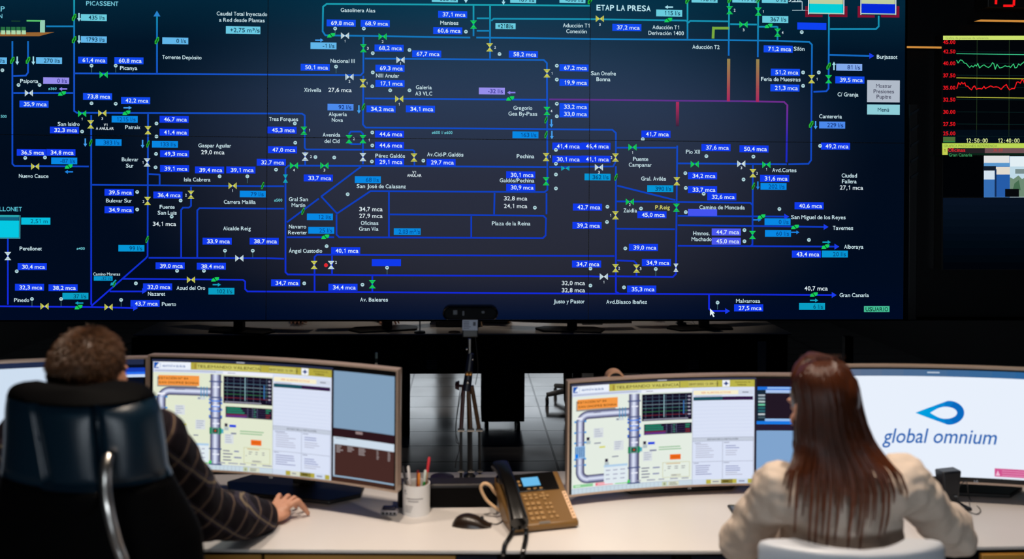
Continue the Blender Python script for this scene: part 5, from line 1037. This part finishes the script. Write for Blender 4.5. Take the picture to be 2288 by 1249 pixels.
def plaid():
    m = bpy.data.materials.new('plaid_cloth'); m.use_nodes = True; nt = m.node_tree; L = nt.links; b = nt.nodes['Principled BSDF']; b.inputs['Roughness'].default_value = .85
    b.inputs['Specular IOR Level'].default_value = .15
    g = nt.nodes.new('ShaderNodeNewGeometry'); col = None
    def wave(vec, period, lo, hi, off=0):
        d = nt.nodes.new('ShaderNodeVectorMath'); d.operation = 'DOT_PRODUCT'; d.inputs[1].default_value = vec; L.new(g.outputs['Position'], d.inputs[0])
        a = nt.nodes.new('ShaderNodeMath'); a.operation = 'MULTIPLY_ADD'; a.inputs[1].default_value = 1/period; a.inputs[2].default_value = off+50; L.new(d.outputs['Value'], a.inputs[0])
        f = nt.nodes.new('ShaderNodeMath'); f.operation = 'FRACT'; L.new(a.outputs[0], f.inputs[0])
        p = nt.nodes.new('ShaderNodeMath'); p.operation = 'PINGPONG'; p.inputs[1].default_value = .5; L.new(f.outputs[0], p.inputs[0])
        r = nt.nodes.new('ShaderNodeMapRange'); r.inputs[1].default_value = lo; r.inputs[2].default_value = hi; r.inputs[3].default_value = 1; r.inputs[4].default_value = 0; L.new(p.outputs[0], r.inputs[0]); return r.outputs[0]
    prev = None
    for fac, c in (((wave((.35, .62, -.70), .07, .10, .13), (66, 52, 58))), (wave((.80, .2, .56), .062, .10, .13), (62, 56, 70)), (wave((.35, .62, -.70), .07, .018, .03), (160, 136, 104)), (wave((.80, .2, .56), .062, .018, .03), (156, 138, 110))):
        mx = nt.nodes.new('ShaderNodeMixRGB'); mx.inputs[2].default_value = rgb(*c)
        if prev: L.new(prev, mx.inputs[1])
        else: mx.inputs[1].default_value = rgb(26, 20, 26)
        k = nt.nodes.new('ShaderNodeMath'); k.operation = 'MULTIPLY'; k.inputs[1].default_value = .75; L.new(fac, k.inputs[0]); L.new(k.outputs[0], mx.inputs[0]); prev = mx.outputs[0]
    L.new(prev, b.inputs['Base Color']); return m
M_PLAID = plaid()
q = MB(); w = abs(SR.x-SL.x)/2; ch = Vector(((SR.x+SL.x)/2, SR.y-.005, SR.z-.13))
q.ell(ch, (w*.94, .12, .21)); q.ell(ch+Vector((0, -.01, .1)), (w*.97, .097, .09)); q.cap(ch-Vector((0, 0, .1)), pel, w*.74, w*.82); q.ell(pel, (w*.98, .14, .1))
nb = Hc+Vector((0, -.05, -.21)); q.chain([nb, nb-Vector((0, 0, .06))], [.072, .085])
for S, E, Wq in ((SR, El, Wr), (SL, ElL, WrL)):
    q.cap(nb-Vector((0, 0, .03)), S, .062, .07); mid = S.lerp(E, .5); cf = E.lerp(Wq, .95)
    q.chain([S, mid, E, E.lerp(Wq, .5), cf], [.075, .073, .07, .066, .05])
solidify_remesh(q.build('shirt', M_PLAID, man, o), .007, 5, .016, .06)
M_TROU = mat('dark_trousers', (20, 22, 30), .8)
q = MB(); q.ell(pel-Vector((0, 0, .03)), (w*.96, .14, .11))
for k, f in zip(kn, ft): hip = pel+Vector((math.copysign(.09, k.x-pel.x), .02, -.02)); q.chain([hip, k, f+Vector((0, 0, .02))], [.097, .073, .055])
solidify_remesh(q.build('trousers', M_TROU, man, o), .01, 5)
for f in ft: q = MB(); q.cap(f+Vector((0, -.035, -.04)), f+Vector((0, .15, -.052)), .045, .038); q.box(f.x-.04, f.x+.04, f.y-.07, f.y+.18, .0, .02); q.build('shoe', mat('black_shoe', (14, 13, 13), .4), man, o, smooth=True)
M_HAIR = mat('short_brown_hair', (84, 54, 30), .42, noise=.35, nscale=60)
q = MB(); rnd = random.Random(11)
c0, rr = Vector((0, -.014, .032)), Vector((.079, .099, .092))
def hairline(d): # keeps hair above the ears, down to the nape, off the face
    if d.y > .28 and d.z < .62-.35*0: return False
    if d.y > -.1: return d.z > -.12 if abs(d.x) > .75 else d.z > .05
    return d.z > -.85
sh = MB(); sh.ell(c0, tuple(rr*.985), nu=36, nv=24)
keep = []
for f_ in sh.f:
    d = sum((Vector(sh.v[i])-c0 for i in f_), Vector())/len(f_); d = Vector((d.x/rr.x, d.y/rr.y, d.z/rr.z)).normalized()
    if hairline(d): keep.append(f_)
q.add(sh.v, keep)
n_ = 0
while n_ < 5200:
    d = Vector((rnd.gauss(0, 1), rnd.gauss(0, 1), rnd.gauss(0, 1))).normalized()
    if not hairline(d): continue
    p = c0+Vector((d.x*rr.x, d.y*rr.y, d.z*rr.z))*.985; nrm = Vector((d.x/rr.x, d.y/rr.y, d.z/rr.z)).normalized()
    g_ = Vector((d.x*.2, -.25, -1.0)); g_ = (g_-nrm*g_.dot(nrm)); g_ = g_.normalized() if g_.length > .05 else Vector((0, -1, 0))
    t_ = (nrm*rnd.uniform(.25, .75)+g_*rnd.uniform(.5, 1)+Vector((rnd.gauss(0, .2), rnd.gauss(0, .2), 0))).normalized(); Ln = rnd.uniform(.014, .024)*(1.1 if d.z > .2 else .7)
    a_ = t_.cross(nrm); a_ = a_.normalized()*.0013 if a_.length > 1e-4 else Vector((.0013, 0, 0)); b_ = t_.cross(a_.normalized())*.0013
    k = p+t_*Ln*.6; e_ = p+t_*Ln-nrm*.003
    q.add([p+a_, p-a_*.5+b_, p-a_*.5-b_, k+a_*.6, k-a_*.3+b_*.6, k-a_*.3-b_*.6, e_], [(0, 1, 4, 3), (1, 2, 5, 4), (2, 0, 3, 5), (3, 4, 6), (4, 5, 6), (5, 3, 6)]); n_ += 1
xf(q, 0, M); q.build('hair', M_HAIR, man, o, smooth=True, angle=0)
face_details(man, M, o, M_HAIR)
# ---- black leather chair
def lerp_rows(rows, y):
    for a, b in zip(rows, rows[1:]):
        if y <= b[0]: t_ = (y-a[0])/(b[0]-a[0]); t_ = max(0, t_); return [a[i]+(b[i]-a[i])*t_ for i in range(1, len(a))]
    return list(rows[-1][1:])
M_LEA = mat('leather_teal_sheen', (7, 34, 50), .36, spec=.6, bump=.1, nscale=220)  # bluish window sheen on black leather, put into the base colour
rows = [(866, 80, 262), (869, 52, 292), (874, 34, 316), (884, 20, 334), (900, 14, 348), (930, 10, 360), (1000, 8, 370), (1060, 4, 376), (1085, 0, 388), (1120, -6, 406), (1180, -14, 438), (1215, -18, 452), (1300, -20, 458), (1400, -20, 455), (1560, -5, 440), (1640, 15, 420)]
DC = 1.93
Yc = pt(197, 1000, DC).y
ch_c = at(205, 1249, Yc); chair = thing('office_chair', 'high-backed black leather office chair with a chrome spine, the man sits in it', 'chair', (ch_c.x, Yc+.2, 0)); o = chair.location.copy()
q = MB(); N = 200; ys = [866, 867, 869, 872, 876, 881, 887, 893]+list(range(900, 1640, 9)); vs = []
for y in ys:
    xl_, xr_ = lerp_rows(rows, y); cx_ = (xl_+xr_)/2; a_ = (xr_-xl_)/2
    th = .05*min(1, .35+(y-866)/40); zz = at(cx_, y, Yc).z
    s1 = 76+(y-905)*.2 if y < 1075 else -999; s2 = 215+(y-905)*.09 if y < 1075 else -999
    for k in range(N):
        h_ = N//2; uu = (1-2*k/h_) if k < h_ else (-1+2*(k-h_)/h_); uu = math.copysign(1-(1-abs(uu))**1.25, uu); s_ = 1 if k < h_ else -1
        px_ = cx_+a_*uu; yv = s_*th*max(.0, 1-abs(uu)**6)**.45
        yy = Yc+yv+.07*uu*uu
        if s_ < 0 and abs(uu) < .97:        # seams pressed into the outer shell
            for s0, dp in ((s1, .012), (s2, .02)): yy += dp*math.exp(-((px_-s0)/8)**2) if y > 893 else 0
            yy += .012*math.exp(-((y-903)/4.5)**2)+.016*math.exp(-((y-1076)/7)**2)
            if 905 < y < 1072: yy -= .012*(math.sin(math.pi*min(1, max(0, (px_-s2)/(xr_-s2))))+math.sin(math.pi*min(1, max(0, (px_-s1)/(s2-s1)))))*math.sin(math.pi*(y-905)/170)**.5
            e_ = ((px_-158)/62)**2+((y-1082)/48)**2
            if y > 1078 and e_ < 1.3: yy -= .02*max(0, min(1, (1.3-e_)*2.5))
        p = at(px_, y, yy); vs.append((p.x, yy, zz+(p.z-at(px_, y, Yc).z)*0))
fs = [(i*N+k, i*N+(k+1) % N, (i+1)*N+(k+1) % N, (i+1)*N+k) for i in range(len(ys)-1) for k in range(N)]+[list(range(N))[::-1], [(len(ys)-1)*N+k for k in range(N)]]
M_SHELL = mat('matt_chair_shell', (2, 2, 3), .75, spec=.06)
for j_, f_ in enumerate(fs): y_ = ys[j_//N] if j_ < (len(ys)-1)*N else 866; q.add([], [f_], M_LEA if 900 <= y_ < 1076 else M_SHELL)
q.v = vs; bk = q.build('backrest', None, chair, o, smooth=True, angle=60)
M_CHR = mat('chrome', (215, 210, 205), .28, metal=1)
Ds = DC-.085
q = MB(); sp = arc([pt(243, 1018, Ds+.02), pt(237, 1045, Ds), pt(236, 1085, Ds-.01), pt(241, 1130, Ds-.02), pt(251, 1175, Ds-.02), pt(264, 1220, Ds-.01), pt(278, 1262, Ds), pt(292, 1340, Ds+.04), pt(296, 1500, Ds+.1)])
q.tube(sp, [.010]+[.0115]*(len(sp)-1), None, 12); q.build('spine', M_CHR, chair, o, smooth=True)
zs = .47
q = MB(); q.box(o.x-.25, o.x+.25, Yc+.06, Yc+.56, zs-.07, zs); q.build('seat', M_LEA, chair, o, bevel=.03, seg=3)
for sx in (-1, 1):
    q = MB(); q.tube(arc([(o.x+sx*.24, Yc+.12, zs-.03), (o.x+sx*.29, Yc+.12, zs+.08), (o.x+sx*.29, Yc+.2, zs+.19), (o.x+sx*.29, Yc+.38, zs+.19), (o.x+sx*.29, Yc+.44, zs+.06), (o.x+sx*.24, Yc+.42, zs-.03)]), .014, None, 10); q.build('armrest', M_BLACK, chair, o, smooth=True)
def star_base(o, root, z1, m):
    q = MB(); q.tube([(o.x, o.y+.1, .07), (o.x, o.y+.1, z1)], .028, None, 14); q.build('gas_column', M_CHR, root, o, smooth=True)
    q = MB()
    for k in range(5): a_ = 2*math.pi*k/5+.3; q.tube([(o.x+.03*math.cos(a_), o.y+.1+.03*math.sin(a_), .11), (o.x+.28*math.cos(a_), o.y+.1+.28*math.sin(a_), .08)], [.026, .018], None, 10)
    q.build('star_base', m, root, o, smooth=True)
    for k in range(5):
        a_ = 2*math.pi*k/5+.3; q = MB(); caster(q, o.x+.28*math.cos(a_), o.y+.1+.28*math.sin(a_)); q.build('caster', M_BLACK, root, o, smooth=True)
star_base(o, chair, zs-.07, M_CHR)
# ---- woman
Hc = pt(1838, 914, 2.25); SR, SL = pt(2022, 1082, 2.27), pt(1742, 1092, 2.24)
M = Matrix.Translation(Hc) @ Matrix.Rotation(math.radians(15), 4, 'Z') @ Matrix.Rotation(math.radians(-10), 4, 'X') @ Matrix.Scale(.94, 4)
El, Wr = pt(2130, 1200, 2.42), pt(2128, 1152, 2.7); ElL, WrL = pt(1656, 1210, 2.36), pt(1745, 1160, 2.66)
pel = Vector((Hc.x+.03, Hc.y-.06, .57)); kn = [Vector((Hc.x+s, Hc.y+.4, .55)) for s in (-.1, .12)]; ft = [Vector((Hc.x+s, Hc.y+.42, .09)) for s in (-.11, .13)]
wom = thing('person', 'woman with long brown hair and a pale blouse, seated before the white chair back', 'person', (pel.x, pel.y, 0)); o = wom.location.copy()
q = MB(); head_parts(q, M, fem=True)
hand_parts(q, Wr, (-.3, .95), 1, k=.9); hand_parts(q, WrL, (.35, .94), -1, k=.9)
seated_body(q, Hc, SR, SL, [([SR, El, Wr], [.036, .03, .021]), ([SL, ElL, WrL], [.036, .03, .021])], pel, kn, ft, True)
solidify_remesh(q.build('body', mat('fair_skin', (226, 168, 142), .5), wom, o), .0045, 3)
M_BLOU = mat('pale_blouse', (224, 206, 190), .75, spec=.2, bump=.15, nscale=300)
q = MB(); w = abs(SR.x-SL.x)/2; ch = Vector(((SR.x+SL.x)/2, SR.y-.005, SR.z-.13))
q.ell(ch, (w*.88, .106, .2)); q.ell(ch+Vector((0, -.005, .1)), (w*.97, .092, .082)); q.cap(ch-Vector((0, 0, .1)), pel, w*.74, w*.82); q.ell(pel, (w*1.0, .135, .1))
nb = Hc+Vector((0, -.05, -.2)); q.chain([nb, nb-Vector((0, 0, .05))], [.06, .075])
for S, E, Wq in ((SR, El, Wr), (SL, ElL, WrL)):
    q.cap(nb-Vector((0, 0, .03)), S, .055, .066); q.chain([S, S.lerp(E, .5), E, E.lerp(Wq, .5), E.lerp(Wq, .9)], [.062, .053, .05, .046, .038])
solidify_remesh(q.build('blouse', M_BLOU, wom, o), .006, 3, .034, .06)
q = MB(); q.ell(pel-Vector((0, 0, .03)), (w*.98, .135, .11))
for k, f in zip(kn, ft): hip = pel+Vector((math.copysign(.08, k.x-pel.x), .02, -.02)); q.chain([hip, k, f+Vector((0, 0, .02))], [.09, .066, .048])
solidify_remesh(q.build('trousers', M_TROU, wom, o), .01, 5)
for f in ft: q = MB(); q.cap(f+Vector((0, -.03, -.045)), f+Vector((0, .13, -.055)), .038, .032); q.box(f.x-.033, f.x+.033, f.y-.06, f.y+.15, .0, .02); q.build('shoe', mat('black_shoe', (14, 13, 13), .4), wom, o, smooth=True)
M_LONG = mat('long_brown_hair', (66, 31, 14), .36, noise=.3, nscale=50)
_n = M_LONG.node_tree; _b = _n.nodes['Principled BSDF']; _src = _b.inputs['Base Color'].links[0].from_socket     # warm lamplight on the lower strands, put into the colour
_t = _n.nodes.new('ShaderNodeTexCoord'); _x = _n.nodes.new('ShaderNodeSeparateXYZ'); _n.links.new(_t.outputs['Object'], _x.inputs[0])
_r = _n.nodes.new('ShaderNodeMapRange'); _r.inputs[1].default_value = pt(1840, 1010, 2.15).z; _r.inputs[2].default_value = pt(1840, 1110, 2.15).z; _n.links.new(_x.outputs['Z'], _r.inputs[0])
_m = _n.nodes.new('ShaderNodeMixRGB'); _m.inputs[2].default_value = rgb(126, 62, 26); _n.links.new(_r.outputs[0], _m.inputs[0]); _n.links.new(_src, _m.inputs[1]); _n.links.new(_m.outputs[0], _b.inputs['Base Color'])
rnd = random.Random(4)
prof = [(799, 1812, 1866, .0), (806, 1796, 1884, -.045), (819, 1782, 1900, -.075), (845, 1773, 1913, -.1), (870, 1778, 1920, -.112), (912, 1784, 1928, -.118), (950, 1778, 1938, -.118), (990, 1778, 1956, -.118), (1030, 1768, 1988, -.122), (1060, 1752, 2016, -.128), (1100, 1745, 2032, -.134), (1150, 1741, 2030, -.138), (1200, 1740, 2018, -.14), (1245, 1742, 2010, -.14)]
Yh = Hc.y
def hp(a, y, lift=0):
    l, r, dd = lerp_rows(prof, y); x = (l+r)/2+(r-l)/2*a
    k = .075 if y < 1000 else .075-.045*min(1, (y-1000)/60)
    return at(x, y, Yh+dd*1.0+k*a*a-lift+(.03 if y < 800 else 0)*0)
q = MB()
yy_ = list(range(799, 1056, 9)); NN = 22; vs = []
for y in yy_:
    f_ = 0.96 if y < 1000 else .96-.25*(y-1000)/56
    for k in range(NN+1): vs.append(hp((-1+2*k/NN)*f_, y, -.006))
fs = [(i*(NN+1)+k, i*(NN+1)+k+1, (i+1)*(NN+1)+k+1, (i+1)*(NN+1)+k) for i in range(len(yy_)-1) for k in range(NN)]
b0 = len(vs)                               # close the mass towards the face so that it has real depth
vs += [p+Vector((0, .03+.05*(1-abs(-1+2*(i % (NN+1))/NN)**2), 0)) for i, p in enumerate(vs)]
fs += [tuple(b0+i for i in f_[::-1]) for f_ in fs]
q.add(vs, fs)
s_ = len(q.v); cap_ = MB(); cap_.ell((0, -.014, .034), (.082, .102, .094), nu=32, nv=22); kp = []
for f_ in cap_.f:
    d = sum((Vector(cap_.v[i]) for i in f_), Vector())/len(f_)
    if d.y < .045 or d.z > .085: kp.append(f_)
q.add([M @ Vector(v) for v in cap_.v], kp)
clumps = [(-1+2*(i+.5)/30+rnd.uniform(-.03, .03), rnd.uniform(1085, 1225)+ (12 if abs(i-15) < 11 else -30)) for i in range(30)]
for j in range(900):
    a0 = rnd.uniform(-1, 1); ca, yend = min(clumps, key=lambda c_: abs(c_[0]-a0)); yend = min(1244, yend+rnd.uniform(-30, 25)); y0 = 800+rnd.random()**2*40; lift = rnd.uniform(0, .012); ps = []; n_ = 16; ph = rnd.uniform(0, 6.28); am = rnd.uniform(0, .012)
    rs = []
    for i in range(n_+1):
        t_ = i/n_; y = y0+(yend-y0)*t_; g_ = max(0, min(1, (y-985)/150)); a = a0+(ca-a0)*g_*.8
        a = a*min(1, .35+(y-800)/45*.65)+am*math.sin(t_*7+ph)
        ps.append(hp(a, y, lift*(1-.3*t_))); rs.append(.0026*(1-.75*max(0, (t_-.55)/.45)))
    q.tube(ps, rs, None, 4)
for j in range(60):                          # loose flyaway hairs on the crown
    a0 = rnd.uniform(-.9, .9); p = hp(a0, 809, .0); d = Vector((rnd.gauss(0, .5), rnd.gauss(0, .3), 1)).normalized(); q.tube([p, p+d*.012, p+d*.022+Vector((rnd.gauss(0, .006), 0, -.002))], [.0007, .0005, .0003], None, 3)
q.build('hair', M_LONG, wom, o, smooth=True, angle=0)
face_details(wom, M, o, M_LONG)
# ---- white chair of the woman
rows = [(1231, 1800, 2060), (1233, 1740, 2120), (1238, 1722, 2138), (1248, 1716, 2146), (1300, 1716, 2148), (1420, 1722, 2142), (1500, 1732, 2130)]
Yc = pt(1930, 1240, 2.03).y; cc = at(1930, 1249, Yc)
chair2 = thing('office_chair', 'white office chair, only its curved top edge showing behind the woman', 'chair', (cc.x, Yc+.16, 0)); o = chair2.location.copy()
q = MB(); N = 64; ys = [1231, 1232, 1233, 1235, 1238, 1242, 1248]+list(range(1260, 1500, 16)); vs = []
for y in ys:
    xl_, xr_ = lerp_rows(rows, y); cx_ = (xl_+xr_)/2; a_ = (xr_-xl_)/2; th = .016*min(1, .4+(y-1231)/10)
    for k in range(N):
        w_ = 2*math.pi*k/N; c_, s_ = math.cos(w_), math.sin(w_); uu = math.copysign(abs(c_)**.4, c_)
        yy = Yc+math.copysign(abs(s_)**.8, s_)*th+.07*uu*uu; p = at(cx_+a_*uu, y, Yc); vs.append((p.x, yy, p.z))
q.add(vs, [(i*N+k, i*N+(k+1) % N, (i+1)*N+(k+1) % N, (i+1)*N+k) for i in range(len(ys)-1) for k in range(N)]+[list(range(N))[::-1], [(len(ys)-1)*N+k for k in range(N)]])
M_WCH = mat('white_plastic', (208, 214, 224), .35)
q.build('backrest', M_WCH, chair2, o, smooth=True, angle=60)
q = MB(); q.box(o.x-.22, o.x+.22, Yc+.06, Yc+.5, .42, .47); q.build('seat', M_WCH, chair2, o, bevel=.02, seg=3)
zb2 = at(1930, 1490, Yc).z
q = MB(); q.tube(arc([(o.x, Yc+.02, zb2+.06), (o.x, Yc+.0, .5), (o.x, Yc+.06, .42), (o.x, Yc+.2, .41)]), .018, None, 10); q.build('back_bracket', M_WCH, chair2, o, smooth=True)
star_base(o, chair2, .42, M_WCH)
